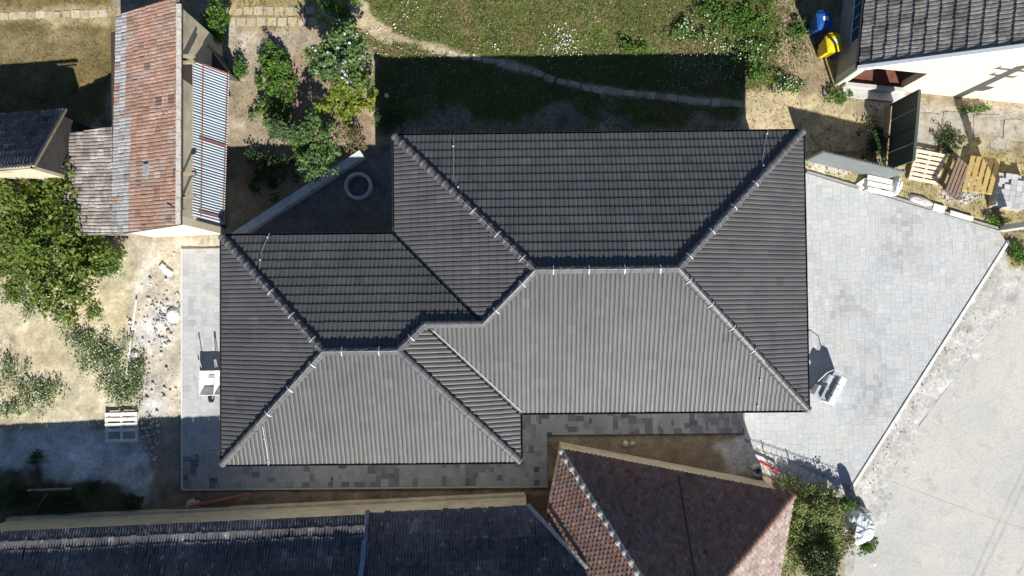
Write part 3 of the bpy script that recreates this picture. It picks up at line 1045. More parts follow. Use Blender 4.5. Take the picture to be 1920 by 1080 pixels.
for px in ([(868, 372), (850, 330), (850, 256)], [(1432, 322), (1430, 300), (1434, 270), (1440, 244)], [(1428, 690), (1424, 735), (1420, 770)], [(486, 505), (490, 470), (505, 437)], [(492, 800), (500, 845), (503, 873)]):
    pts = []
    for (u, v) in px:
        g = G(u, v, 3.2)
        for _ in range(6):
            g = G(u, v, max(HE, roofz(g[0], g[1])) + 0.075)
        pts.append(g)
    fine = []
    for a, b in zip(pts[:-1], pts[1:]):
        for k in range(4):
            fine.append(a + (b - a) * k / 4)
    fine.append(pts[-1])
    fine = [np.array([p[0], p[1], max(HE, roofz(p[0], p[1])) + 0.07]) for p in fine]
    ob('down_lead', tube(fine, 0.0085, 5), m_wire, roof)
    for k in (2, len(fine) - 2):
        ob('wire_holder', box(fine[k], (0.05, 0.05, 0.07)), m_clamp, roof)

# ------------------------------------------------------------------ barn with red roof (left)
def wallbox(poly, z0, z1, mt, parent, name='wall'):
    return ob(name, prism(ccw(poly), z0, z1), mt, parent)


zE, zW = 3.85, 2.3
bSW, bSE = G(210, 441, zW), G(337, 421, zE)
bNW, bNE = G(201, 56, zW), G(335, -8, zE)
barn = empty('barn', (bSE + bSW) / 2 * np.array([1, 1, 0]), 'long barn with weathered red and grey tile roof at upper left', 'barn')
D = np.array([bSE[0] - bSW[0], 0.0])
D = np.array([1.0, 0.0])
run = ((bSE[0] - bSW[0]) + (bNE[0] - bNW[0])) / 2
pl = Plane((bSW[0], bSW[1], zW), (1.0, -0.02), (zE - zW) / run)
polyA = [(bSW[0], bSW[1]), (bSE[0], bSE[1]), (bNE[0], bNW[1] - 0.01), (bNW[0] - 0.02, bNW[1])]
polyB = [(bNW[0] + 0.22, bNW[1]), (bNE[0], bNW[1] - 0.01), (bNE[0], bNE[1] + 0.05), (bNW[0] + 0.27, G(213, 30, zW)[1])]
broof = ob('roof', deck(pl, [polyA, polyB], -0.05, 0.06), m_darkwood, barn)


def barn_tone(u, v, r):
    return 1.0 + r.gauss(0, 0.13) - (0.35 if r.random() < 0.04 else 0)


recs = []
PB = wave(0.125, 0.019, 2)
tiles_on(pl, [polyA, polyB], PB, 0.31, 0.022, 0.026, barn_tone, recs, seed=5, jit=0.010, jn=0.002)
for q in recs:
    v = (q[4][0] - bSW[0])
    if v < 0.78:
        q[5] = m_barng
    if v < 0.3 and rng.random() < 0.18:
        q[5] = m_barn
hole = G(207, 178, zW)
recs = [q for q in recs if not (abs(q[4][0] - hole[0]) < 0.25 and abs(q[4][1] - hole[1]) < 0.2)]
commit(recs, broof, m_barn)
ob('verge_capping', join([beam(pl.P(*pl.uv((bSE[0] - 0.03, y0)), 0.05), pl.P(*pl.uv((bSE[0] - 0.03, y0 + 0.42)), 0.055 + rng.uniform(0, 0.012)), 0.16, 0.05) for y0 in np.arange(bSE[1] + 0.02, bNE[1] - 0.4, 0.43)]), m_mortar, broof)
wx1 = bSE[0] - 0.16
wx0 = bSW[0] + 0.25
ob('wall', join([prism(rect(wx1 - 0.12, bSE[1] + 0.37, wx1, bNE[1] - 0.2), -0.05, zE - 0.28), prism(rect(wx0, bSW[1] + 0.45, wx0 + 0.35, bNW[1] - 0.2), -0.05, zW - 0.02), prism([(wx0 + 0.36, bNE[1] - 0.4), (wx1 - 0.13, bNE[1] - 0.4), (wx1 - 0.13, bNE[1] - 0.2), (wx0 + 0.36, bNE[1] - 0.2)], -0.05, [zW + 0.1, zE - 0.3, zE - 0.3, zW + 0.1])]), m_cream, barn)
gab = [(wx0, bSW[1] + 0.14), (wx1, bSE[1] + 0.06), (wx1, bSE[1] + 0.36), (wx0, bSW[1] + 0.44)]
ob('gable_wall', prism(gab, -0.05, [zW - 0.02, zE - 0.13, zE - 0.13, zW - 0.02]), m_creamlight, barn)
sk = pl.P(*pl.uv(tuple(G(276, 318, 3.1)[:2])), 0.05)
ob('skylight', tf(box((0, 0, 0), (0.24, 0.36, 0.07)), basis(sk, pl.V, -pl.U, pl.N)), m_machine, broof)
ob('roof_stick', beam(G(313, 388, 3.7), G(346, 391, 3.75), 0.03, 0.03), m_darkwood, broof)
# brackets under the eaves, on the wall below the high verge
for py in (112, 124, 330, 372):
    p = G(346, py, 3.0)
    ob('eaves_bracket', beam((wx1 - 0.05, p[1], 3.35), (wx1 + 0.42, p[1] + 0.02, 3.30), 0.09, 0.10), m_wood, barn)
ob('wall_opening', box((wx1 + 0.005, G(350, 135, 2.9)[1], 2.95), (0.02, 0.75, 0.75)), m_darkwood, barn)

# lower tiled wing of the barn
wing = empty('barn_wing', G(170, 300), 'low brown grey tiled lean-to on the left flank of the barn', 'shed')
zt, zb = 2.18, 1.62
wn_, ws_ = G(214, 236, zt)[1], bSW[1] + 0.05
x_hi, x_lo = bSW[0] + 0.10, G(127, 250, zb)[0]
plw = Plane((x_lo, ws_, zb), (1, -0.03), (zt - zb) / (x_hi - x_lo))
pw_ = [[(x_lo, ws_), (x_hi, ws_), (x_hi, wn_), (x_lo, wn_ - 0.1)]]
wroof = ob('roof', deck(plw, pw_, -0.05, 0.05), m_darkwood, wing)
recs = []
tiles_on(plw, pw_, wave(0.125, 0.032, 2), 0.31, 0.022, 0.028, barn_tone, recs, seed=6, jit=0.012, jn=0.004)
commit(recs, wroof, m_shedtile, limit=150)
ob('wall', prism(rect(x_lo + 0.2, ws_ + 0.15, x_hi - 0.1, wn_ - 0.2), -0.05, [zb - 0.02, zt - 0.1, zt - 0.1, zb - 0.02]), m_greywall, wing)

# corrugated lean-to on the right flank of the barn
def corrugated(P00, P10, P11, P01, n, amp, thick_mat, name, parent, seg=6, phase=0.0):
    """sheet with n waves from edge P00-P10 (start) to P01-P11; waves run along P00->P10"""
    P00, P10, P11, P01 = [np.asarray(p, float) for p in (P00, P10, P11, P01)]
    nrm = np.cross(P10 - P00, P01 - P00); nrm /= np.linalg.norm(nrm)
    if nrm[2] < 0: nrm = -nrm
    V, F = [], []
    m = n * seg
    for i in range(m + 1):
        t = i / m
        h = amp * math.sin(2 * math.pi * n * t + phase)
        V.append(P00 + (P01 - P00) * t + nrm * h)
        V.append(P10 + (P11 - P10) * t + nrm * h)
    k = len(V)
    V += [v - nrm * 0.003 for v in V]
    for i in range(m):
        F.append((2 * i, 2 * i + 1, 2 * i + 3, 2 * i + 2))
        F.append((k + 2 * i, k + 2 * i + 2, k + 2 * i + 3, k + 2 * i + 1))
    return ob(name, (np.array(V), F), thick_mat, parent, smooth=True)


lean = empty('tin_lean_to', G(392, 270), 'lean-to with white corrugated sheet roof and red battens beside the barn', 'lean-to')
a0, b0 = G(361, 114, 2.6), G(430, 140, 2.15)
a1, b1 = G(361, 402, 2.6), G(421, 418, 2.15)
for k in range(3):
    t0, t1 = k / 3, (k + 1) / 3
    o = corrugated(a0 + (a1 - a0) * t0, b0 + (b1 - b0) * t0, b0 + (b1 - b0) * (t1 + 0.012), a0 + (a1 - a0) * (t1 + 0.012), 19, 0.042, m_corr, 'roof_sheet', lean)
    o.location.z += 0.004 * k
up = np.array([0, 0, 0.055])
for t, (s0, s1) in ((0.0, (0.28, 1.0)), (0.485, (0.22, 0.98)), (0.965, (0.22, 0.98))):
    p, q = a0 + (a1 - a0) * t, b0 + (b1 - b0) * t
    ob('batten', beam(p + (q - p) * s0 + up, p + (q - p) * s1 + up, 0.06, 0.05), m_redsteel, lean)
for s in (0.30, 0.965):
    ob('batten', beam(a0 + (b0 - a0) * s + up * 0.95, a1 + (b1 - a1) * (s - (0.02 if s < 0.5 else 0)) + up * 0.95, 0.032, 0.03), m_redsteel, lean)
for t in (0.02, 0.5, 0.98):
    p = b0 + (b1 - b0) * t
    ob('post', beam((p[0] - 0.85, p[1], -0.05), (p[0] - 0.85, p[1], 2.4), 0.09, 0.09, up=(0, 1, 0)), m_darkwood, lean)
ob('back_wall', prism(rect(wx1 + 0.004, a1[1] - 0.1, a0[0] + 0.06, a0[1] + 0.05), -0.05, 2.52), m_cream, lean)
ob('sill_beam', beam(a0 + np.array([-0.02, 0.1, -0.02]), a1 + np.array([-0.02, 0.2, -0.02]), 0.10, 0.08), m_wood, lean)

# broken annex behind the lean-to
ann = empty('ruined_annex', G(372, 80), 'ruined roofless annex with pale slab top between barn and lean-to', 'ruin')
zA = 1.35
pa = ccw(gp((338, 27), (352, 34), (388, 82), (352, 120), (338, 120), z=zA))
ob('slab', prism(pa, -0.05, zA), m_cream, ann)
pb = ccw(gp((388, 82), (424, 132), (364, 122), (356, 112), z=zA))
ob('shade_dark_roof', prism(pb, -0.05, [zA - 0.35] * len(pb)), m_darkboard, ann)  # dark colour stands in for the shadow over this triangle
e0, e1 = G(391, 86, zA), G(428, 134, zA)
ob('edge_beam', beam(e0, e1, 0.06, 0.08), m_wood, ann)
ob('edge_beam', beam(G(340, 28, zA + 0.05), G(362, 40, zA + 0.05), 0.10, 0.10), m_darkwood, ann)
ob('loose_board', beam(G(357, 45, zA + 0.05), G(357, 118, zA + 0.05), 0.07, 0.06), m_darkwood, ann)
ob('loose_board', beam(G(370, 83, zA + 0.03), G(374, 94, zA + 0.03), 0.05, 0.03), m_wood, ann)

# ------------------------------------------------------------------ dark shed far left
shed = empty('dark_shed', G(40, 280), 'shed with dark ribbed tile roof and white end wall at the left edge', 'shed')
zr, ze = 3.6, 1.8
eN, rS = G(122, 206, ze), G(69, 313, zr)
xL = -21.5
runS = eN[1] - rS[1]
pls = Plane((eN[0], eN[1], ze), (0.06, -1), (zr - ze) / runS * 1.0)
sp = [[(eN[0], eN[1]), (eN[0] + 0.1, rS[1]), (xL, rS[1] - 0.35), (xL, eN[1] - 0.35)]]
sroof = ob('roof', deck(pls, sp, -0.05, 0.05), m_darkwood, shed)
recs = []
PR = ribs(0.21, 0.036, 2)
tiles_on(pls, sp, PR, 0.36, 0.03, 0.036, lambda u, v, r: barn_tone(u, v, r) * 1.5, recs, seed=8, jit=0.012, jn=0.004)
commit(recs, sroof, m_slate, limit=200)
ob('verge_board', beam(pls.P(*pls.uv((eN[0] + 0.03, eN[1])), 0.03), pls.P(*pls.uv((eN[0] + 0.12, rS[1])), 0.03), 0.10, 0.09), m_wood, shed)
wl = [(xL, rS[1] - 0.1), (eN[0] - 0.02, rS[1] + 0.08), (eN[0] - 0.12, eN[1] - 0.2), (xL, eN[1] - 0.5)]
ob('wall', prism(ccw(wl), -0.05, [zr - 0.16, zr - 0.12, ze - 0.02, ze - 0.02]), m_darkboard, shed)
ob('end_wall', prism(ccw([(xL, rS[1] - 0.22), (eN[0] - 0.04, rS[1] - 0.04), (eN[0] - 0.04, rS[1] + 0.07), (xL, rS[1] - 0.11)]), -0.05, zr - 0.045), m_cream, shed)
ob('side_lean', prism(ccw(gp((90, 318), (128, 226), (150, 232), (118, 330), z=0.9)), -0.05, [0.9] * 4), m_darkboard, shed)

# ------------------------------------------------------------------ long dark house along the bottom
lz = 2.2
l0, l1 = G(-60, 997, lz), G(990, 948, lz)
dl = (l1 - l0) / np.linalg.norm(l1 - l0)
upn = np.array([dl[1], -dl[0]])            # towards the south
longh = empty('long_old_house', (l0 + l1) / 2 * np.array([1, 1, 0]), 'long old house with dark moss stained tile roof along the bottom edge', 'house')


def bendf(v):
    # on the left part courses two and three sag flat and catch the low sun
    return 0.26 if v < 0.34 else max(0.0, 0.26 - (v - 0.34) * 0.30)


PM = 0.79
pll = Plane(l0, upn, PM)
pllL = Plane(l0, upn, PM, bend=bendf)
Ls = float(np.linalg.norm(l1 - l0))


def lp(u, r):
    return tuple((l0[:2] + dl[:2] * u + upn * r))


zv = 3.9
ve = G(1104, 1082, zv + 0.4)
uE, rE = float((ve[:2] - l0[:2]) @ dl[:2]), float((ve[:2] - l0[:2]) @ upn)
seam_u = float((G(690, 962, lz)[:2] - l0[:2]) @ dl[:2])
lpolyL = [[lp(0, 0), lp(seam_u, 0), lp(seam_u, rE), lp(0, rE)]]
lpoly = [[lp(seam_u, 0), lp(Ls, 0), lp(uE, rE), lp(seam_u, rE)]]
lpoly2 = [[lp(0, rE), lp(uE, rE), lp(uE, 4.6), lp(0, 4.6)]]
lroof = ob('roof', deck(pll, lpolyL + lpoly + lpoly2, -0.14, 0.05), m_darkwood, longh)
recs = []
PL = ribs(0.20, 0.034, 2)


def long_tone(u, v, r):
    n = float(fbm(np.array(u), np.array(v * 2.0), 0.5, 77, 3))
    t = 1.0 + (n - 0.5) * 1.0 + r.gauss(0, 0.10)
    if v < 0.8: t *= 1.25  # lowest courses toned lighter: grazing sunlight painted into the tiles
    t += 0.12
    if r.random() < 0.03: t *= 1.6
    return max(0.45, t)


# note: Plane.U points the other way along the eave, uv() takes care of it
tiles_on(pll, lpoly, PL, 0.365, 0.03, 0.034, long_tone, recs, seed=12, jit=0.014, jn=0.005)
tiles_on(pllL, lpolyL, PL, 0.365, 0.03, 0.034, long_tone, recs, seed=14, jit=0.016, jn=0.007)
commit(recs, lroof, m_slate)
recs = []
tiles_on(pll, lpoly2, PL, 0.365, 0.03, 0.034, long_tone, recs, seed=13, jit=0.014, jn=0.005)
if recs:
    o = ob('tile_field', join([(q[0], q[1]) for q in recs]), m_slate, lroof, tone=np.concatenate([np.full(len(q[0]), q[2]) for q in recs]))
    o['kind'] = 'stuff'


def onlong(u, r, n):
    x = lp(u, r)
    return pll.P(*pll.uv(x), n)


ob('parapet_strip', join([beam(onlong(seam_u, -0.05 + 0.6 * k, 0.07), onlong(seam_u - 0.02, 0.55 + 0.6 * k, 0.07), 0.15, 0.10) for k in range(7)]), m_bluestrip, lroof)
nv = 16
for k in range(nv):
    t0, t1 = k / nv, (k + 1.05) / nv
    p = onlong(Ls + (uE - Ls) * t0, rE * t0, 0.07)
    q = onlong(Ls + (uE - Ls) * t1, rE * t1, 0.06)
    ob('verge_tile', beam(p, q, 0.13, 0.06), m_mortar, lroof)
wl0, wl1 = lp(0.0, 0.2), lp(Ls - 0.05, 0.2)
wb = [wl0, wl1, lp(Ls - 0.05, 4.4), lp(0.0, 4.4)]
ob('wall', prism(ccw(wb), -0.05, [lz - 0.02, lz - 0.02, lz - 0.02, lz - 0.02]), m_cream, longh)
ob('wall_plate', prism(ccw([lp(0, 0.2), lp(seam_u, 0.2), lp(seam_u, 0.4), lp(0, 0.4)]), lz - 0.02, lz + 0.36), m_cream, longh)
ob('plinth', prism(ccw([lp(0, 0.11), lp(Ls - 0.1, 0.11), lp(Ls - 0.1, 0.25), lp(0, 0.25)]), -0.05, 0.35), m_cream, longh)
# far slope and ridge, out of the picture
ridge_r = 4.6
zr_ = pll.P(*pll.uv(lp(0, ridge_r)))[2]
fs = [np.array([*lp(u, ridge_r + d), zr_ - d * 0.75 - 0.05]) for u, d in ((0, 0), (uE, 0), (uE, 4.5), (0, 4.5))]
ob('far_slope', (np.array(fs + [p - np.array([0, 0, .06]) for p in fs]), [(0, 1, 2, 3), (7, 6, 5, 4), (0, 4, 5, 1), (1, 5, 6, 2), (2, 6, 7, 3), (3, 7, 4, 0)]), m_slate, lroof, tone=1.0)

# ------------------------------------------------------------------ hipped house with red beaver tail tiles
hz_ = 2.3
nw, ne = G(1050, 842, hz_), G(1489, 926, hz_)
dn = (ne - nw)[:2]; wN = float(np.linalg.norm(dn)); dn /= wN
sn = np.array([dn[1], -dn[0]])             # southwards
redh = empty('red_tiled_house', (nw + ne) / 2 * np.array([1, 1, 0]), 'old house with hipped red beaver tail tile roof at bottom centre right', 'house')
TR = 0.84


def rq(u, r):
    return tuple(nw[:2] + dn * u + sn * r)


dep = 10.0
hw = wN / 2
plN = Plane(nw, sn, TR)
plW = Plane(nw, dn, TR)
plE = Plane((*rq(wN, 0), hz_), -dn, TR)
fN = [[rq(0, 0), rq(wN, 0), rq(hw, hw)]]
fW = [[rq(0, 0), rq(hw, hw), rq(hw, dep), rq(0, dep)]]
fE = [[rq(wN, 0), rq(wN, dep), rq(hw, dep), rq(hw, hw)]]
rroof = ob('roof', join([deck(p, f, -0.035, 0.05) for p, f in ((plN, fN), (plW, fW), (plE, fE))]), m_darkwood, redh)
recs = []


def beaver_tone(u, v, r):
    return 1.0 + r.gauss(0, 0.14)


PBV = [(0.005, 0), (0.045, 0.004), (0.08, 0.005), (0.115, 0.004), (0.155, 0)]
cut = 4.3
tiles_on(plN, fN, PBV, 0.155, 0.026, 0.030, beaver_tone, recs, seed=31, stagger=0.5, jit=0.006, tail=0.04, jn=0.002)
tiles_on(plW, [[rq(0, 0), rq(cut, cut), rq(0, cut + 0.8)]], PBV, 0.155, 0.026, 0.030, beaver_tone, recs, seed=32, stagger=0.5, jit=0.006, tail=0.04, jn=0.002)
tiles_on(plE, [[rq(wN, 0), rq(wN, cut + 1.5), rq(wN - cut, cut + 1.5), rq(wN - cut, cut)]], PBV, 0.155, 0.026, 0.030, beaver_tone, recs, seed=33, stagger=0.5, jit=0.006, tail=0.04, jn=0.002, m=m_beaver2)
commit(recs, rroof, m_beaver)


def hipz(r):
    return hz_ + TR * r


for (pa_, pb_, mt, nm) in ((rq(0.05, 0.05), rq(hw, hw), m_mortar, 'hip_tile'), (rq(wN - 0.05, 0.05), rq(wN - hw, hw), m_beaver, 'hip_tile')):
    caps(np.array([*pa_, hipz(0.05) + 0.02]), np.array([*pb_, hipz(hw) + 0.02]), 0.085, 0.36, mt, rroof, name=nm, seed=hash(nm) % 7, jit=0.008, flare=1.25, lift=0.05)
ob('wall', prism(ccw([rq(0.16, 0.16), rq(wN - 0.22, 0.16), rq(wN - 0.22, dep), rq(0.16, dep)]), -0.05, hz_ - 0.06), m_cream, redh)
ob('eaves_plaster', beam(np.array([*rq(0.1, 0.06), hz_ - 0.12]), np.array([*rq(wN - 0.6, 0.06), hz_ - 0.12]), 0.16, 0.12), m_cream, redh)
# patched eave and the lead flashing line on the shaded face
f0, f1 = plN.P(*plN.uv(rq(4.15, 0.1)), 0.03), plN.P(*plN.uv(rq(4.75, 3.2)), 0.03)
ob('flashing_line', beam(f0, f1, 0.05, 0.03), m_darkwood, rroof)

# ------------------------------------------------------------------ house with grey tiles (top right)
th = math.radians(-6.5)
ex, ey = np.array([math.cos(th), math.sin(th)]), np.array([-math.sin(th), math.cos(th)])
tz = 2.4
tc = G(1611, 126, tz)
grh = empty('grey_tiled_house', tc * np.array([1, 1, 0]), 'pale yellow house with weathered grey tile roof in the top right corner', 'house')


def tq(u, v):
    return tuple(tc[:2] + ex * u + ey * v)


TG = 0.86
plg = Plane(tc, ex, TG)
gr = 4.6
gp_ = [[tq(0, 0), tq(gr, 0), tq(gr, 8.5), tq(0, 8.5)]]
groof = ob('roof', deck(plg, gp_, -0.05, 0.06), m_darkwood, grh)
recs = []
tiles_on(plg, gp_, wave(0.135, 0.018, 2), 0.40, 0.03, 0.04, barn_tone, recs, seed=41, jit=0.010, jn=0.002, stagger=0.5)
recs = [q for q in recs if inview(q[4], 60)]
commit(recs, groof, m_greytile)
plg2 = Plane((*tq(2 * gr, 0), tz), -ex, TG)
gp2 = [[tq(2 * gr, 0), tq(2 * gr, 8.5), tq(gr, 8.5), tq(gr, 0)]]
ob('far_slope', deck(plg2, gp2, 0.0, 0.05), m_greytile, groof, tone=1.0)


def tzv(u):
    return tz + TG * min(u, 2 * gr - u)


b0_, b1_ = np.array([*tq(-0.02, -0.03), tz - 0.02]), np.array([*tq(gr, -0.03), tzv(gr) - 0.02])
ob('barge_board', beam(b0_, b1_, 0.13, 0.2), m_white, groof)
ob('eaves_gutter', beam(np.array([*tq(-0.05, 0.0), tz - 0.05]), np.array([*tq(-0.05, 8.5), tz - 0.05]), 0.1, 0.08), m_gutter, groof)
wi = 0.22
ow0, ow1 = 0.5, 2.6       # porch opening along the south wall
sy = 0.16


def gwall(u0, u1, z0, name='wall', mt=m_creamlight, v0=sy, v1=sy + 0.28):
    p = [tq(u0, v0), tq(u1, v0), tq(u1, v1), tq(u0, v1)]
    zz = [tzv(u0) - 0.13, tzv(u1) - 0.13, tzv(u1) - 0.13, tzv(u0) - 0.13]
    return ob(name, prism(p, z0, zz), mt, grh)


gwall(ow1, gr, -0.05)
gwall(wi, ow0, -0.05, 'corner_pier')
gwall(ow0 + 0.002, ow1 - 0.002, 2.02, 'lintel')
ob('wall', prism([tq(gr, sy), tq(2 * gr - wi, sy), tq(2 * gr - wi, sy + .28), tq(gr, sy + .28)], -0.05, [tzv(gr) - 0.13, tzv(2 * gr - wi) - 0.13] + [tzv(2 * gr - wi) - 0.13, tzv(gr) - 0.13]), m_creamlight, grh)
wy0, wy1 = 1.35, 3.7       # west window
for (v0, v1, z0, z1) in ((sy + 0.29, wy0, -0.05, tz - 0.05), (wy1, 8.4, -0.05, tz - 0.05), (wy0, wy1, -0.05, 0.85), (wy0, wy1, 2.05, tz - 0.05)):
    ob('side_wall', prism([tq(wi, v0), tq(wi + 0.3, v0), tq(wi + 0.3, v1), tq(wi, v1)], z0, z1), m_greywall, grh)
win = ob('window', join([beam(np.array([*tq(wi + 0.08, v), z0]), np.array([*tq(wi + 0.08, v), z1]), 0.06, 0.06, up=(0, 1, 0)) for v, z0, z1 in ((wy0 + 0.03, .85, 2.05), (wy1 - 0.03, .85, 2.05))] +
         [beam(np.array([*tq(wi + 0.08, wy0 + .06), z]), np.array([*tq(wi + 0.08, wy1 - .06), z]), 0.06, 0.06) for z in (0.88, 2.02)]), m_white, grh)
for k in range(5):
    v0 = wy0 + 0.07 + k * (wy1 - wy0 - 0.14) / 5
    v1 = v0 + (wy1 - wy0 - 0.14) / 5 - 0.03
    for (z0, z1) in ((0.92, 1.44), (1.47, 1.99)):
        ob('pane', prism([tq(wi + 0.06, v0), tq(wi + 0.08, v0), tq(wi + 0.08, v1), tq(wi + 0.06, v1)], z0, z1), m_glass, win)
    ob('glazing_bar', beam(np.array([*tq(wi + 0.055, v1 + 0.015), 0.91]), np.array([*tq(wi + 0.055, v1 + 0.015), 2.0]), 0.03, 0.03, up=(0, 1, 0)), m_corr, win)
ob('porch_floor', prism([tq(ow0, sy + 0.01), tq(ow1, sy + 0.01), tq(ow1, sy + 1.6), tq(ow0, sy + 1.6)], -0.05, 0.25), m_redbrown, grh)
ob('porch_back_wall', prism([tq(ow0 - 0.02, sy + 1.6), tq(ow1 + 0.3, sy + 1.6), tq(ow1 + 0.3, sy + 1.7), tq(ow0 - 0.02, sy + 1.7)], 0.0, 2.6), m_redbrown, grh)
ob('porch_door', prism([tq(ow0 + 0.75, sy + 1.54), tq(ow0 + 1.4, sy + 1.54), tq(ow0 + 1.4, sy + 1.59), tq(ow0 + 0.75, sy + 1.59)], 0.27, 2.2), m_darkwood, grh)
ob('porch_sill', prism([tq(ow0 - 0.05, sy - 0.14), tq(ow1 + 0.2, sy - 0.14), tq(ow1 + 0.2, sy - 0.004), tq(ow0 - 0.05, sy - 0.004)], -0.05, 0.42), m_conc, grh)
ob('door_step', prism([tq(ow0, sy - 0.45), tq(ow1 + 0.3, sy - 0.45), tq(ow1 + 0.3, sy - 0.145), tq(ow0, sy - 0.145)], -0.05, 0.12), m_conc, grh)
ob('downpipe', tube([np.array([*tq(0.03, 0.05), tz - 0.1]), np.array([*tq(0.14, 0.1), tz - 0.35]), np.array([*tq(0.15, 0.08), 0.05])], 0.05, 8), m_greenpipe, grh)

# ------------------------------------------------------------------ small things
def at(px, py, z=0.0):
    p = G(px, py, z)
    return np.array([p[0], p[1], gz(p[0], p[1])])


# low concrete wall and manhole ring in the shaded corner
w0, w1 = G(438, 443, 0.42), G(679, 287, 0.42)
cw = empty('low_concrete_wall', (w0 + w1) / 2 * np.array([1, 1, 0]), 'low grey concrete wall running diagonally in the shaded corner', 'wall')
nseg = 5
for k in range(nseg):
    p, q = w0 + (w1 - w0) * (k / nseg), w0 + (w1 - w0) * ((k + 0.985) / nseg)
    p = p.copy(); q = q.copy(); p[2] = q[2] = 0.19
    ob('wall_block', beam(p, q, 0.30, 0.46 + 0.006 * (k % 2)), m_palec, cw)
rc = G(671, 348, 0.28)
ring = ob('concrete_ring', lathe((rc[0], rc[1], -0.05), [(0.41, 0.0), (0.41, 0.33), (0.43, 0.345), (0.50, 0.345), (0.52, 0.33), (0.52, 0.0)], 40), m_palec)
tag(ring, 'round concrete well ring standing on shaded bare earth', 'concrete ring')


# slabs laid in the grass
def slab(parent, c, sx, sy, rz, tone, mt=None):
    z = gz(c[0], c[1])
    n = 7
    pts = []
    for (a, b) in ((-.5, -.5), (0, -.52), (.5, -.5), (.52, 0), (.5, .5), (0, .52), (-.5, .5), (-.52, 0)):
        x, y = a * sx * rng.uniform(0.93, 1.04), b * sy * rng.uniform(0.93, 1.04)
        pts.append((c[0] + x * math.cos(rz) - y * math.sin(rz), c[1] + x * math.sin(rz) + y * math.cos(rz)))
    ob('slab', prism(pts, z - 0.06, z + 0.018), mt or m_slab, parent, tone=tone)


sp1 = empty('west_slab_path', G(100, 28), 'single row of tan stone slabs sunk in the dry grass left of the barn', 'path', kind='structure')
for k in range(12):
    c = G(8 + k * 16.8, 30 - k * 0.45 + rng.uniform(-1, 1))
    if k not in (6, 7):
        slab(sp1, c, 0.32, 0.27, rng.uniform(-.06, .06), rng.uniform(0.9, 1.25))
    else:
        slab(sp1, c, 0.24, 0.2, rng.uniform(-.1, .1), rng.uniform(0.85, 1.0))
sp2 = empty('garden_slab_terrace', G(500, 30), 'two rows of square tan slabs in the grass right of the barn', 'path', kind='structure')
for k in range(9):
    slab(sp2, G(427 + k * 19.2, 20.5 + rng.uniform(-.6, .6)), 0.33, 0.30, rng.uniform(-.03, .03), rng.uniform(0.95, 1.2))
    slab(sp2, G(433 + k * 19.2, 40.5 + rng.uniform(-.6, .6)), 0.33, 0.32, rng.uniform(-.03, .03), rng.uniform(0.9, 1.15))
sp3 = empty('lawn_stepping_path', G(1000, 135), 'curving line of flat stones crossing the lawn into the shadow', 'path', kind='structure')
for a, b in zip(PATH[4:-1], PATH[5:]):
    n = max(1, int(round(math.hypot(b[0] - a[0], b[1] - a[1]) / 21)))
    for k in range(n):
        t = (k + 0.5) / n
        c = G(a[0] + (b[0] - a[0]) * t, a[1] + (b[1] - a[1]) * t + rng.uniform(-1.5, 1.5))
        slab(sp3, c, rng.uniform(0.30, 0.42), rng.uniform(0.2, 0.28), math.atan2(-(b[1] - a[1]), b[0] - a[0]) + rng.uniform(-.12, .12), rng.uniform(0.9, 1.2))
sp4 = empty('concrete_yard_slabs', G(1790, 235), 'old concrete slabs with grass joints below the pale yellow wall', 'path', kind='structure')
for (px, py, sx, sy_) in ((1740, 235, 0.95, 0.9), (1790, 228, 0.9, 0.7), (1850, 235, 1.0, 0.8), (1735, 268, 0.9, 0.5), (1905, 245, 0.9, 0.8), (1640, 205, 0.7, 0.5), (1875, 268, 0.7, 0.4)):
    slab(sp4, G(px, py), sx, sy_, rng.uniform(-.15, .0), 1.0, m_oldslab)


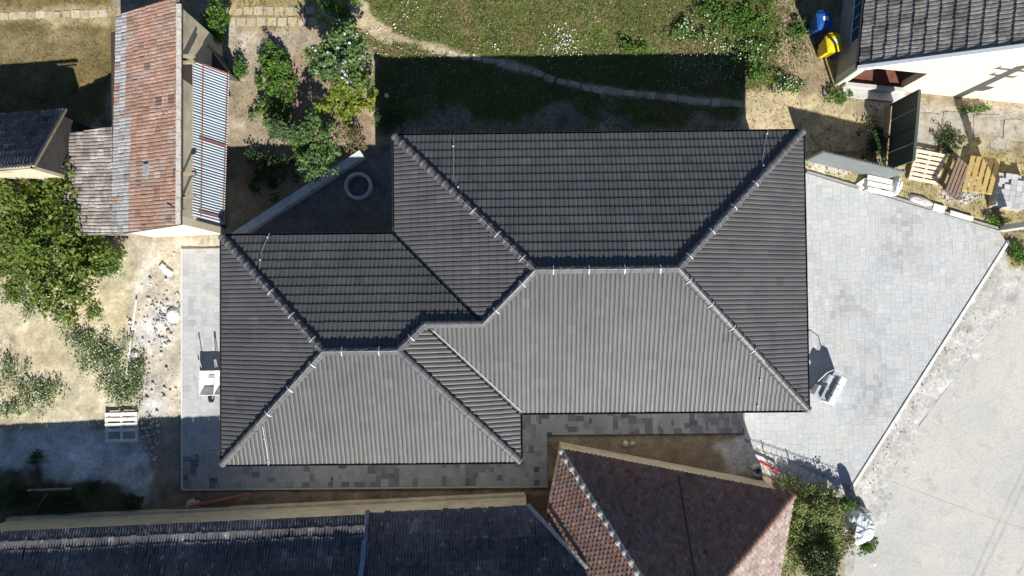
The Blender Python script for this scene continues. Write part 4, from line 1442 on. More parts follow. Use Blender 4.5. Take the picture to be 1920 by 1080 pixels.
# wheelie bins
def bin_(name, label, c, rz, mt, sx=0.50, sy=0.55, h=0.98):
    root = empty(name, c, label, 'bin', 'recycling bins by the grey tiled house')
    M = basis(c, (math.cos(rz), math.sin(rz), 0), (-math.sin(rz), math.cos(rz), 0), (0, 0, 1))
    V = [(-.20, -.21, .06), (.20, -.21, .06), (.20, .21, .06), (-.20, .21, .06), (-sx / 2, -sy / 2, h), (sx / 2, -sy / 2, h), (sx / 2, sy / 2, h), (-sx / 2, sy / 2, h)]
    ob('body', tf((np.array(V), list(BOXF)), M), mt, root)
    rim = join([box((0, -sy / 2 - .01, h - .03), (sx + .06, .03, .06)), box((0, sy / 2 + .01, h - .03), (sx + .06, .03, .06)), box((-sx / 2 - .01, 0, h - .03), (.03, sy - .01, .06)), box((sx / 2 + .01, 0, h - .03), (.03, sy - .01, .06))])
    ob('rim', tf(rim, M), mt, root)
    a, b = sx / 2 + .03, sy / 2 + .03
    lv = np.array([(-a, -b - .03, h + .005), (a, -b - .03, h + .005), (a, b, h + .005), (-a, b, h + .005), (-a, -b - .03, h + .035), (a, -b - .03, h + .035), (a * .96, b, h + .05), (-a * .96, b, h + .05),
                   (-a * .7, -b * .4, h + .085), (a * .7, -b * .4, h + .085), (a * .7, b * .7, h + .095), (-a * .7, b * .7, h + .095)])
    lf = [(0, 3, 2, 1), (0, 1, 5, 4), (1, 2, 6, 5), (2, 3, 7, 6), (3, 0, 4, 7), (4, 5, 9, 8), (5, 6, 10, 9), (6, 7, 11, 10), (7, 4, 8, 11), (8, 9, 10, 11)]
    lid = ob('lid', tf((lv, lf), M), mt, root)
    ob('sticker', tf(box((0.04, 0.05, h + .0965), (.20, .15, .006)), M), m_label, lid)
    ob('handle', tf(tube([(-.18, b + .01, h - .02), (-.18, b + .07, h), (.18, b + .07, h), (.18, b + .01, h - .02)], .016, 6), M), mt, root)
    for s in (-1, 1):
        wv, wf = tube([(s * .21, .22, .1), (s * .26, .22, .1)], .1, 12)
        ob('wheel', tf((wv, wf), M), m_rubber, root)
    return root


bin_('recycling_bin', 'blue wheelie bin with square white sticker standing against the side wall', at(1524, 58), 0.1, m_blue)
bin_('recycling_bin', 'yellow wheelie bin with square white sticker next to the blue one', at(1541, 99), 0.12, m_ybin)


# fences
def vertical_corrugated(name, label, a, b, h, n, amp, mt, cat='fence'):
    root = empty(name, (a + b) / 2, label, cat)
    d = (b - a); d[2] = 0
    L = np.linalg.norm(d); d /= L
    s = np.array([-d[1], d[0], 0])
    parts = 4
    for k in range(parts):
        V, F = [], []
        m = (n // parts) * 6
        for i in range(m + 1):
            t = (k + i / m * 1.01) / parts
            off = amp * math.sin(2 * math.pi * (i / 6)) + 0.004 * k
            for z in (0.03, h):
                V.append(a + d * L * t + s * off + np.array([0, 0, z]))
        K = len(V)
        V += [v - s * 0.003 for v in V]
        F = [(2 * i, 2 * i + 2, 2 * i + 3, 2 * i + 1) for i in range(m)] + [(K + 2 * i, K + 2 * i + 1, K + 2 * i + 3, K + 2 * i + 2) for i in range(m)]
        ob('sheet', (np.array(V), F), mt, root, smooth=True)
    for t in (0.02, 0.5, 0.98):
        p = a + d * L * t + s * 0.08
        ob('post', beam(p + np.array([0, 0, -0.05]), p + np.array([0, 0, h - 0.1]), 0.07, 0.07, up=(0, 1, 0)), m_wood, root)
    return root


vertical_corrugated('corrugated_fence', 'grey corrugated sheet fence along the top of the forecourt', at(1510, 301), at(1656, 337), 1.62, 32, 0.04, m_corrgrey)
gf0, gf1 = at(1662, 318), at(1672, 197)
gf = empty('green_fence', (gf0 + gf1) / 2, 'tall dark green sheet metal fence below the pale yellow house', 'fence')
dgf = (gf1 - gf0); Lg = np.linalg.norm(dgf); dgf /= Lg
for k in range(4):
    p, q = gf0 + dgf * Lg * (k / 4 + .004), gf0 + dgf * Lg * ((k + 1) / 4 - .004)
    p = p.copy(); q = q.copy(); p[2] = q[2] = 0.95
    ob('panel', beam(p, q, 0.03 + 0.004 * (k % 2), 1.75), m_greensheet, gf)
for t in (0.0, 0.5, 1.0):
    p = gf0 + dgf * Lg * t
    ob('post', beam(p, p + np.array([0, 0, 1.86]), 0.08, 0.08, up=(0, 1, 0)), m_greensheet, gf)
ob('cap_rail', beam(gf0 + np.array([0, 0, 1.87]), gf1 + np.array([0, 0, 1.87]), 0.10, 0.04), m_greensheet, gf)


# pallets
def pallet(name, label, M, mt, n=7, L=1.2, W=0.95, group=None, gap=0.42, missing=()):
    o = np.asarray(M)[:3, 3]
    root = empty(name, o, label, 'pallet', group)
    bw = W / (n + (n - 1) * gap)
    for k in range(n):
        if k in missing:
            continue
        y = -W / 2 + bw / 2 + k * bw * (1 + gap)
        ob('top_board', tf(box((0, y, 0.133), (L, bw * rng.uniform(.95, 1.03), 0.022)), M), mt, root, tone=rng.uniform(.9, 1.1))
    for x in (-L / 2 + .05, 0, L / 2 - .05):
        ob('stringer', tf(box((x, 0, 0.11), (0.10, W, 0.022)), M), mt, root, tone=rng.uniform(.85, 1.0))
        ob('bottom_board', tf(box((x, 0, 0.011), (0.10, W, 0.022)), M), mt, root, tone=.85)
        for y in (-W / 2 + .06, 0, W / 2 - .06):
            ob('block', tf(box((x, y, 0.0605), (0.10, 0.1, 0.075)), M), mt, root, tone=.85)
    return root


def flatM(c, rz, rx=0.0, ry=0.0):
    Mx = Matrix.Translation(Vector([float(v) for v in c])) @ Matrix.Rotation(rz, 4, 'Z') @ Matrix.Rotation(ry, 4, 'Y') @ Matrix.Rotation(rx, 4, 'X')
    return np.array(Mx)


PG = 'pallets lying about the building site'
pallet('pallet', 'bleached white pallet half in shadow on the rubble at lower left', flatM(at(231, 800) + np.array([0, 0, .02]), math.radians(1)), m_whitewood, 6, 1.22, 1.12, PG, gap=0.55, missing=(1,))
pallet('pallet', 'pinkish pale pallet propped beside the green fence', flatM(at(1732, 314) + np.array([0, 0, .10]), math.radians(-12), rx=math.radians(9)), m_pale, 7, 1.12, 1.15, PG)
pallet('pallet', 'yellow pallet leaning beside the stacked pavers', flatM(at(1826, 333) + np.array([0, 0, .42]), math.radians(74), rx=math.radians(-30)), m_yellow, 5, 1.35, 0.95, PG, gap=0.4)
pallet('pallet', 'dark shaded pallet leaning left of the yellow one', flatM(at(1782, 338) + np.array([0, 0, .30]), math.radians(68), rx=math.radians(30)), m_shadewood, 5, 1.3, 1.05, PG, gap=0.4)
for sx_, sy_ in ((250, 787), (306 - 70, 790)):
    pass
sp_c = at(1884, 361)
stk = empty('paver_stack', sp_c, 'stack of grey pavers on a pallet beside the yellow pallet', 'paver stack')
rz_s = math.radians(-9)
Ms = flatM(sp_c, rz_s)
ob('base_board', tf(box((0, 0, 0.06), (1.14, 1.3, 0.12)), Ms), m_pale, stk, tone=0.8)
for lay in range(4):
    for i in range(5):
        for j in range(6):
            if lay == 3 and rng.random() < 0.35:
                continue
            ob('paver', tf(box((-0.45 + i * .225, -0.52 + j * .208, 0.165 + lay * .085), (.214, .198, .08)), Ms), m_paver, stk, tone=rng.uniform(.72, 1.12))

# white bench boards, bag and kerb offcuts below the corrugated fence
bench = empty('white_bench', at(1640, 348), 'low white board bench in front of the corrugated fence', 'bench')
p0, p1 = at(1626, 340, .3), at(1672, 350, .3)
for k, (dy, mt) in enumerate(((0.16, m_whitewood), (-0.06, m_whitewood), (-0.30, m_whitewood))):
    ob('seat_board', beam(p0 + np.array([0.0, dy, .32]), p1 + np.array([0.0, dy, .32]), 0.17, 0.05), mt, bench, tone=rng.uniform(.95, 1.05))
for t in (0.1, 0.9):
    c = p0 + (p1 - p0) * t
    ob('leg', box(c + np.array([0, -0.05, 0.14]), (0.08, 0.5, 0.29), rz=-0.2), m_whitewood, bench, tone=.9)
ob('ramp_board', beam(at(1608, 352) + np.array([0, 0, .06]), at(1622, 341) + np.array([0, 0, .22]), 0.30, 0.04), m_whitewood, bench, tone=1.0)


def lump(name, label, c, rx, ry, h, mt, cat, seed, n=14, group=None, crease=0.25, parent=None, rz=0.0):
    """irregular closed lump: sacks, stones, crumpled film"""
    r = np.random.default_rng(seed)
    V, F = [], []
    rings = 6
    ph = r.random(6) * 6.28
    for i in range(rings + 1):
        t = math.pi / 2 * i / rings
        for k in range(n):
            a = 2 * math.pi * k / n
            rr = math.cos(t) ** 0.6 * (1 + crease * (0.5 * math.sin(2 * a + ph[0]) + 0.35 * math.sin(3 * a + ph[1] + i) + 0.35 * (r.random() - .5)))
            x, y = rx * rr * math.cos(a), ry * rr * math.sin(a)
            V.append((c[0] + x * math.cos(rz) - y * math.sin(rz), c[1] + x * math.sin(rz) + y * math.cos(rz), c[2] - 0.02 + (h + 0.02) * math.sin(t) * (1 + crease * 0.6 * (r.random() - .5))))
    for i in range(rings):
        for k in range(n):
            k2 = (k + 1) % n
            F.append((i * n + k, i * n + k2, (i + 1) * n + k2, (i + 1) * n + k))
    F.append(tuple(range(n))[::-1])
    F.append(tuple(range(rings * n, rings * n + n)))
    o = ob(name, (np.array(V), F), mt, parent)
    if parent is None:
        tag(o, label, cat, group)
    return o


lump('white_sack', 'bright white sack at the right end of the white bench', at(1676, 350), 0.17, 0.38, 0.42, m_white, 'sack', 4, rz=-0.15)
for k, (px, py, sx, sy_, lab) in enumerate(((1758, 391, .46, .26, 'flat pale concrete block lying on the edging of the forecourt'), (1800, 405, .9, .16, 'long concrete kerb offcut beside the dark edging'))):
    tag(ob('concrete_block', box(at(px, py) + np.array([0, 0, .07]), (sx, sy_, .16), rz=-0.30), m_kerb), lab, 'block')
lump('rubble_heap', 'small brown heap of rubble on the upper edge of the forecourt', at(1725, 377), 0.5, 0.2, 0.2, m_rubble, 'rubble', 8, rz=-0.28)

# utility pole at the right edge
pb_ = at(1878, 429)
pole = empty('utility_pole', pb_, 'grey concrete utility pole with cross arms at the right edge', 'utility pole')
ob('shaft', join([beam(pb_ + np.array([0, 0, -.1]), pb_ + np.array([0, 0, 7.4]), 0.24, 0.20, up=(0.2, 1, 0))]), m_conc, pole)
for z, l in ((7.0, 1.3), (6.4, 0.9)):
    ob('cross_arm', beam(pb_ + np.array([-l / 2, .1, z]), pb_ + np.array([l / 2, -.1, z + .02]), 0.09, 0.09), m_machine, pole)
    for s in (-.45, .45):
        ob('insulator', tube([pb_ + np.array([s * l, -s * .2, z + .04]), pb_ + np.array([s * l, -s * .2, z + .22])], [.05, .03], 8), m_white, pole)
ob('lamp_box', box(pb_ + np.array([0.25, -0.25, 5.2]), (0.5, 0.35, 0.3)), m_machine, pole)


# overhead line beyond the road: its cables draw the thin shadow lines on the concrete
line_a, line_b = np.array([31.5, 5.0, 7.1]), np.array([13.2, -32.4, 7.1])
ovl = empty('overhead_line', line_a * np.array([1, 1, 0]), 'overhead cable line beyond the road whose thin shadows cross the concrete', 'cable')
for k, off in enumerate((0.0, 0.28, 1.5, 1.8)):
    pts = [line_a + (line_b - line_a) * t + np.array([off * .9, -off * .44, -0.5 * math.sin(math.pi * t)]) for t in np.linspace(0, 1, 15)]
    ob('cable', tube(pts, .0065, 5), m_rubber, ovl)
for e in (line_a, line_b):
    c = e * np.array([1, 1, 0]) + np.array([.8, -.4, 0])
    ob('mast', tube([c + np.array([0, 0, -.1]), c + np.array([0, 0, 7.3])], [.14, .10], 8), m_conc, ovl)
    ob('mast_arm', beam(c + np.array([-1.1, .55, 7.02]), c + np.array([1.1, -.55, 7.02]), .09, .09), m_machine, ovl)


# wheelbarrows
def wheelbarrow(label, c, rz):
    root = empty('wheelbarrow', c, label, 'wheelbarrow', 'wheelbarrows beside the west eaves')
    M = flatM(c, rz)
    # tray as an open tub, handles towards +y
    a = [(-.20, -.24), (.20, -.24), (.20, .26), (-.20, .26)]
    t_ = [(-.29, -.50), (.29, -.50), (.29, .42), (-.29, .42)]
    V = [(x, y, .30) for x, y in a] + [(x, y, .58 if y < 0 else .54) for x, y in t_] + [(x * .94, y * .94, .315) for x, y in a] + [(x * .93, y * .95, .58 if y < 0 else .54) for x, y in t_]
    F = [(0, 3, 2, 1), (0, 1, 5, 4), (1, 2, 6, 5), (2, 3, 7, 6), (3, 0, 4, 7), (8, 9, 10, 11), (8, 12, 13, 9), (9, 13, 14, 10), (10, 14, 15, 11), (11, 15, 12, 8), (4, 5, 13, 12), (5, 6, 14, 13), (6, 7, 15, 14), (7, 4, 12, 15)]
    ob('tray', tf((np.array(V, float), F), M), m_tray, root)
    for s in (-1, 1):
        hd = ob('handle', tf(tube([(s * .05, -.60, .20), (s * .16, -.2, .28), (s * .26, .5, .42), (s * .29, .92, .62)], .017, 6), M), m_machine, root)
        ob('grip', tf(tube([(s * .287, .84, .60), (s * .295, 1.0, .65)], .023, 6), M), m_rubber, hd)
        ob('leg', tf(tube([(s * .22, .22, .33), (s * .22, .30, .02)], .016, 6), M), m_machine, root)
    wh = ob('wheel', tf(tube([(-.045, -.62, .19), (.045, -.62, .19)], .19, 16), M), m_rubber, root)
    ob('hub', tf(tube([(-.055, -.62, .19), (.055, -.62, .19)], .07, 8), M), m_machine, wh)
    return root


wheelbarrow('white wheelbarrow fully on the pale paving left of the roof', at(390, 716, .5) + np.array([0, 0, .06]), 0.0)
wheelbarrow('white wheelbarrow half hidden under the left eaves of the roof', at(418, 716, .5) + np.array([0, 0, .06]), -0.06)
tag(ob('brick', box(at(396, 706, .42) + np.array([0, 0, .42]), (.22, .12, .08)), m_machine), 'dark grey brick lying in the white wheelbarrow', 'brick')

# machine on the forecourt
mc = at(1540, 722) + np.array([0, 0, .06])
mach = empty('site_machine', mc, 'white and grey boxy machine with curved tube handle on the forecourt', 'machine')
Mm = flatM(mc, math.radians(-28))
ob('body', tf(box((0.06, -0.0, .42), (.34, .95, .50)), Mm), m_machine, mach)
for k, (y, l) in enumerate(((-.40, .28), (-.08, .26), (.14, .16), (.40, .30))):
    ob('cover', tf(box((0.26, y, .52), (.24, l, .66), taper=.92), Mm), m_white, mach)
ob('side_box', tf(box((-0.22, -.28, .34), (.20, .40, .42)), Mm), m_corr, mach)
ob('motor', tf(tube([(-.18, .1, .62), (-.18, .42, .62)], .13, 12), Mm), m_corr, mach)
ob('handle', tf(tube([(.12, .46, .6), (-.02, .66, .98), (-.30, .62, 1.08), (-.48, .40, 1.04), (-.50, .0, .75)], .018, 6), Mm), m_clamp, mach)
for s in (-.35, .3):
    ob('wheel', tf(tube([(.0, s, .13), (.34, s, .13)], .13, 12), Mm), m_rubber, mach)

# sticks, pipes, blocks
def stick(name, label, a, b, r, mt, cat, n=6):
    return tag(ob(name, tube([a, (a + b) / 2, b], r, n), mt, tone=1.0), label, cat)


up2 = lambda h: np.array([0, 0, h])
stick('wooden_pole', 'long thin pale pole lying between weeds and rubble', at(258, 562) + up2(.10), at(240, 706) + up2(.16), .034, m_whitewood, 'pole')
stick('red_pipe', 'long red brown pipe leaning on rubble below the paved strip', at(320, 955) + up2(.05), at(474, 923) + up2(.30), .06, m_redpipe, 'pipe', 8)
stick('red_pipe', 'short red brown pipe beside the old house wall', at(376, 954) + up2(.06), at(431, 949) + up2(.10), .05, m_redpipe, 'pipe', 8)
tag(ob('concrete_block', join([box(at(364, 944) + up2(.09), (.48, .20, .18), rz=.08), box(at(365, 936) + up2(.24), (.16, .12, .12), rz=.2)]), m_conc), 'pale concrete block beside the red pipes', 'block')
stick('timber_beam', 'grey timber lying across the dark weeds at lower left', at(64, 915) + up2(.35), at(144, 912) + up2(.35), .045, m_wood, 'timber')
stick('timber_prop', 'slanted prop under the grey timber at lower left', at(66, 960) + up2(.04), at(99, 921) + up2(.33), .022, m_wood, 'timber')
stick('timber_pole', 'thin pole lying in the shade behind the corrugated fence', at(1512, 284) + up2(.06), at(1622, 284) + up2(.08), .025, m_wood, 'pole')
stick('timber_pole', 'short thin pole at the top right corner of the new roof', at(1520, 250) + up2(.05), at(1545, 283) + up2(.08), .025, m_wood, 'pole')
stick('garden_stake', 'dark stake slanting over the green herb bed', at(542, 183) + up2(.1), at(560, 232) + up2(.6), .022, m_darkwood, 'stake')
stick('garden_stake', 'dark stake between the yellow bush and the bare earth', at(655, 230) + up2(.05), at(666, 258) + up2(.5), .022, m_darkwood, 'stake')
stick('garden_stake', 'pale stick leaning at the end of the low concrete wall', at(652, 270) + up2(.3), at(664, 281) + up2(.6), .02, m_wood, 'stake')
stick('red_rail', 'bright red bar lying near the fence by the paved forecourt', at(1420, 862) + up2(.25), at(1457, 883) + up2(.30), .05, m_red, 'rail', 8)
rp_ = at(1418, 881)
tag(ob('pipe_ring', lathe((rp_[0], rp_[1], rp_[2] - .02), [(.12, 0), (.12, .25), (.20, .25), (.22, .2), (.22, 0)], 20), m_conc), 'small round concrete pipe end beside the red bar', 'pipe')
lump('white_stone', 'large white rounded stone on rubble left of the pale paving', at(325, 592), .27, .29, .16, m_stone, 'stone', 21, crease=.1)
lump('white_stone', 'white stone between the weeds and the thin pole', at(254, 664), .17, .15, .12, m_stone, 'stone', 22, crease=.15)
lump('white_stone', 'small white stone in the sand right of the weeds patch', at(207, 662), .08, .08, .08, m_stone, 'stone', 23, crease=.15)
tag(ob('concrete_block', join([box(at(316, 510) + up2(.05), (.34, .22, .12), rz=-.6)]), m_kerb), 'pale broken block on the gravel above the rubble patch', 'block')
tag(ob('concrete_block', join([box(at(307, 501) + up2(.05), (.2, .2, .12), rz=-.6)]), m_kerb), 'small broken block next to the larger one on the gravel', 'block')
lump('stone', 'left of two round stones in the shaded strip above the red roof', at(1173, 832), .10, .12, .1, m_rubble, 'stone', 24, crease=.12)
lump('stone', 'right of two round stones in the shaded strip above the red roof', at(1186, 832), .08, .10, .1, m_rubble, 'stone', 25, crease=.12)
lump('white_stone', 'single white lump in the house shadow near the flowering bush', at(725, 180), .09, .1, .08, m_stone, 'stone', 26, crease=.12)
lump('plastic_heap', 'crumpled heap of clear white plastic film beside the road', at(1607, 985), .56, .62, .62, m_plastic, 'plastic', 31, n=26, crease=.30, rz=.5)
lump('dark_sack', 'small dark sack lying on top of the plastic film heap', at(1617, 957), .17, .15, .35, m_machine, 'sack', 33, crease=.2)

# loose rubble: uncountable
def rubble(name, label, polys, n, smin, smax, mt, seed):
    r = np.random.default_rng(seed)
    P = []
    polys = [gp(*q) for q in polys]
    per = n // len(polys)
    for q in polys:
        xs, ys = [p[0] for p in q], [p[1] for p in q]
        x = r.uniform(min(xs), max(xs), per * 3); y = r.uniform(min(ys), max(ys), per * 3)
        k = np.where(sdist(q, x, y) > 0)[0][:per]
        P.append(np.stack([x[k], y[k]], 1))
    P = np.concatenate(P)
    z = gsample(Z, P[:, 0], P[:, 1])
    V, F = [], []
    for i in range(len(P)):
        s = smin + (smax - smin) * r.random() ** 3
        a = r.random() * 6.28
        b = box((P[i, 0], P[i, 1], z[i] + s * .25), (s * r.uniform(.7, 1.3), s * r.uniform(.6, 1.1), s * .8), a, r.uniform(.4, .9))
        V.append(b[0] + r.normal(0, s * .08, (8, 3)))
        F += [tuple(k + 8 * i for k in f) for f in b[1]]
    o = ob(name, (np.concatenate(V), F), mt)
    return tag(o, label, 'rubble', kind='stuff')


rubble('loose_rubble', 'loose grey rubble and broken stones left of the pale paving', [[(235, 560), (342, 460), (342, 780), (265, 790)], [(262, 785), (300, 785), (295, 870), (268, 850)], [(285, 560), (340, 570), (320, 650), (285, 650)]], 620, .02, .13, m_rubble, 51)
rubble('road_gravel', 'pale gravel strip between the kerb and the road', [[(1870, 480), (1860, 560), (1700, 800), (1640, 930), (1605, 925), (1720, 720)]], 1100, .010, .05, m_rubble, 52)
rubble('road_grit', 'fine grit and pebbles scattered over the road edge', [[(1900, 540), (1960, 560), (1760, 900), (1680, 1060), (1600, 1075), (1640, 930)]], 1300, .006, .035, m_rubble, 54)
rubble('pallet_gravel', 'pale gravel patch beside the leaning pallets', [[(1765, 355), (1830, 330), (1850, 365), (1800, 385), (1765, 375)]], 350, .02, .07, m_rubble, 53)


# ------------------------------------------------------------------ plants
def leaf_quads(P, size, r, upb=0.6, aspect=0.55):
    n = len(P)
    nrm = r.normal(0, 1, (n, 3)); nrm[:, 2] = np.abs(nrm[:, 2]) + upb
    nrm /= np.linalg.norm(nrm, axis=1)[:, None]
    d = r.normal(0, 1, (n, 3))
    d -= nrm * (d * nrm).sum(1)[:, None]
    d /= np.linalg.norm(d, axis=1)[:, None]
    s = np.cross(nrm, d)
    size = size[:, None]
    q = np.stack([P - d * size * .5, P + s * size * aspect * .5 - nrm * size * 0.06, P + d * size * .5, P - s * size * aspect * .5 - nrm * size * 0.06], 1)
    return q.reshape(-1, 3)


def crown_points(r, c, rad, nclump, nleaf, spread, flatb=0.15, hollow=0.5):
    d = r.normal(0, 1, (nclump, 3))
    d /= np.linalg.norm(d, axis=1)[:, None]
    d[:, 2] = np.where(d[:, 2] < -flatb, -d[:, 2], d[:, 2])
    rr = hollow + (1 - hollow) * r.random(nclump) ** 0.6
    rr *= 0.82 + 0.32 * r.random(nclump)
    az = np.arctan2(d[:, 1], d[:, 0])
    ph = r.random(3) * 6.28
    rr *= 1 + .20 * np.sin(2 * az + ph[0]) + .20 * np.sin(3 * az + ph[1]) + .14 * np.sin(5 * az + ph[2])
    C = np.asarray(c) + d * rr[:, None] * np.asarray(rad)
    w = r.random(nclump) + .35
    ids = r.choice(nclump, nleaf, p=w / w.sum())
    sp = spread * (0.6 + 0.8 * r.random(nclump))
    off = r.normal(0, 1, (nleaf, 3)); off *= (sp[ids] / (np.linalg.norm(off, axis=1) + .6) * r.random(nleaf) ** .35)[:, None] * 1.5
    P = C[ids] + off * np.array([1, 1, .7])
    return P, C


def plant(name, label, cat, px, py, zc, rad, mt, nclump, nleaf, leaf, seed, spread=0.25, group=None, trunk=True, flowers=None, trunkoff=(0, 0), upb=.6, hollow=.5, aspect=.55):
    """shrub or tree whose crown centre shows at pixel (px, py) at height zc"""
    r = np.random.default_rng(seed)
    c = G(px, py, zc)
    base = np.array([c[0] + trunkoff[0], c[1] + trunkoff[1], 0.0]); base[2] = gz(base[0], base[1])
    root = empty(name, base, label, cat, group)
    P, C = crown_points(r, c, rad, nclump, nleaf, spread, hollow=hollow)
    zmin = gsample(Z, P[:, 0], P[:, 1]) + .02
    P[:, 2] = np.maximum(P[:, 2], zmin + r.random(len(P)) * .05)
    size = leaf * (0.45 + 1.1 * r.random(len(P)) ** 1.5)
    obq('crown', leaf_quads(P, size, r, upb, aspect), 4, mt, root, origin=base)
    if trunk:
        parts = [tube([base - up2(.05), base + (c - base) * .35 + r.normal(0, .03, 3), base + (c - base) * .75], [.035 + .03 * max(rad), .028 + .022 * max(rad), .02 + .01 * max(rad)], 7)]
        for k in r.choice(nclump, min(9, nclump), replace=False):
            s = base + (c - base) * r.uniform(.3, .7)
            m = (s + C[k]) / 2 + r.normal(0, .06, 3)
            parts.append(tube([s, m, C[k]], [.022 + .008 * max(rad), .015, .006], 5))
        ob('trunk', join(parts), m_bark, root)
    if flowers:
        mtf, nf, fs = flowers
        top = P[P[:, 2] > np.quantile(P[:, 2], .45)]
        F = top[r.choice(len(top), nf)] + np.array([0, 0, .04])
        Q = np.concatenate([leaf_quads(F, fs * (.7 + .6 * r.random(nf)), r, 1.5, .95), leaf_quads(F + np.array([.0, .0, .008]), fs * .9 * (.7 + .6 * r.random(nf)), r, 1.5, .95)])
        obq('blossom', Q, 4, mtf, root, origin=base)
    return root


BG = 'shrubs in the garden bed behind the new house'
plant('walnut_tree', 'broad green leafy tree at the left edge below the dark shed', 'tree', 100, 438, 1.4, (2.35, 2.3, 1.1), m_leaf_tree, 190, 15500, .155, 61, .36, trunkoff=(.1, -.1), hollow=.35)
plant('green_bush', 'low leafy bush at the far left edge below the big tree', 'bush', 40, 520, .5, (1.4, .95, .5), m_leaf_tree, 60, 3600, .10, 62, .26)
plant('green_bush', 'leafy bush at the lower right foot of the big left tree', 'bush', 200, 490, .45, (.75, .6, .45), m_leaf_green, 30, 2000, .09, 63, .22)
plant('hibiscus_bush', 'tall green bush dotted with pale lilac flowers beside the lawn', 'bush', 640, 110, 1.7, (1.28, 1.06, .75), m_leaf_hib, 150, 8000, .135, 64, .19, BG, flowers=(m_petal, 120, .10), hollow=.25)
plant('yellow_green_bush', 'yellow green bush just below the flowering lilac bush', 'bush', 655, 182, 1.05, (1.0, .92, .65), m_leaf_yel, 90, 4200, .125, 65, .18, BG, hollow=.3)
plant('dark_bush', 'dark shaded bush above the flowering lilac bush', 'bush', 632, 22, .7, (.75, .6, .5), m_leaf_green, 24, 1300, .10, 66, .2, BG)
plant('herb_clump', 'bright green herb clump at the top of the garden bed', 'herbs', 514, 116, .3, (.68, .55, .28), m_leaf_green, 60, 2500, .10, 67, .15, BG, trunk=False)
plant('herb_clump', 'bright green herbs in the middle of the garden bed', 'herbs', 525, 164, .28, (.7, .62, .25), m_leaf_green, 55, 1800, .10, 68, .14, BG, trunk=False)
plant('herb_clump', 'loose green herbs in the lower part of the garden bed', 'herbs', 513, 212, .28, (.68, .62, .25), m_leaf_green, 48, 1500, .10, 69, .14, BG, trunk=False)
plant('shrub', 'blue green shrub at the foot of the garden bed', 'shrub', 532, 248, .7, (.6, .42, .5), m_leaf_blue, 34, 2000, .085, 70, .2, BG)
plant('shrub', 'grey green arching shrub over the upper end of the low wall', 'shrub', 600, 250, 1.1, (.75, .7, .6), m_leaf_hib, 60, 2400, .10, 71, .16, BG)
plant('shrub', 'leafy green shrub hanging over the middle of the low wall', 'shrub', 600, 296, 1.0, (.85, .72, .55), m_leaf_hib, 60, 2600, .10, 72, .17, BG)
plant('shrub', 'green shrub filling the gap at the lower end of the garden bed', 'shrub', 565, 268, .7, (.65, .55, .45), m_leaf_green, 44, 1700, .10, 187, .17, BG)
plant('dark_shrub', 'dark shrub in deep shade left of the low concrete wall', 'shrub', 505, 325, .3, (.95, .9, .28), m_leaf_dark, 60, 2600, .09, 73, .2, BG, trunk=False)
plant('dry_shrub', 'dry brown twigs at the right foot of the yellow bush', 'shrub', 660, 262, .4, (.55, .35, .3), m_grassdry, 30, 1100, .07, 74, .16, BG, trunk=False)
plant('green_bush', 'green bush beside the upper end of the tin lean-to', 'bush', 404, 48, .6, (.52, .75, .5), m_leaf_green, 48, 3200, .09, 75, .2)
plant('green_bush', 'small round bush right of the red corner batten', 'bush', 449, 131, .3, (.33, .33, .28), m_leaf_green, 20, 1000, .075, 76, .14, trunk=False)
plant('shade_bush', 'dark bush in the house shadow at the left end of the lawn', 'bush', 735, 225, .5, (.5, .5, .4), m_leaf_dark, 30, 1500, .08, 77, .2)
plant('overgrown_hedge', 'overgrown olive green hedge right of the red roof', 'hedge', 1535, 965, .55, (1.0, .75, .5), m_leaf_olive, 90, 6000, .085, 78, .22, hollow=.1)
plant('overgrown_hedge', 'yellow green overgrown hedge hugging the right eave of the red roof', 'hedge', 1487, 1010, .5, (.6, 1.5, .5), m_leaf_olive, 90, 6000, .085, 178, .22, hollow=.1)
plant('overgrown_hedge', 'olive green hedge bushes left of the plastic heap', 'hedge', 1540, 1015, .5, (.75, .7, .45), m_leaf_olive, 60, 3600, .085, 180, .2, hollow=.1)
plant('dry_shrub', 'dry grey brush between the hedge and the plastic heap', 'shrub', 1578, 1010, .35, (.5, .8, .35), m_grassdry, 40, 1800, .07, 179, .2, trunk=False, hollow=.1)
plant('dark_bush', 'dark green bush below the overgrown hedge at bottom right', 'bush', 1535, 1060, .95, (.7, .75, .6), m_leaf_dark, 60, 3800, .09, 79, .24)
plant('grass_tuft', 'bright green tuft right below the plastic film heap', 'grass', 1624, 1022, .25, (.35, .28, .25), m_leaf_green, 22, 1400, .08, 80, .14, trunk=False)
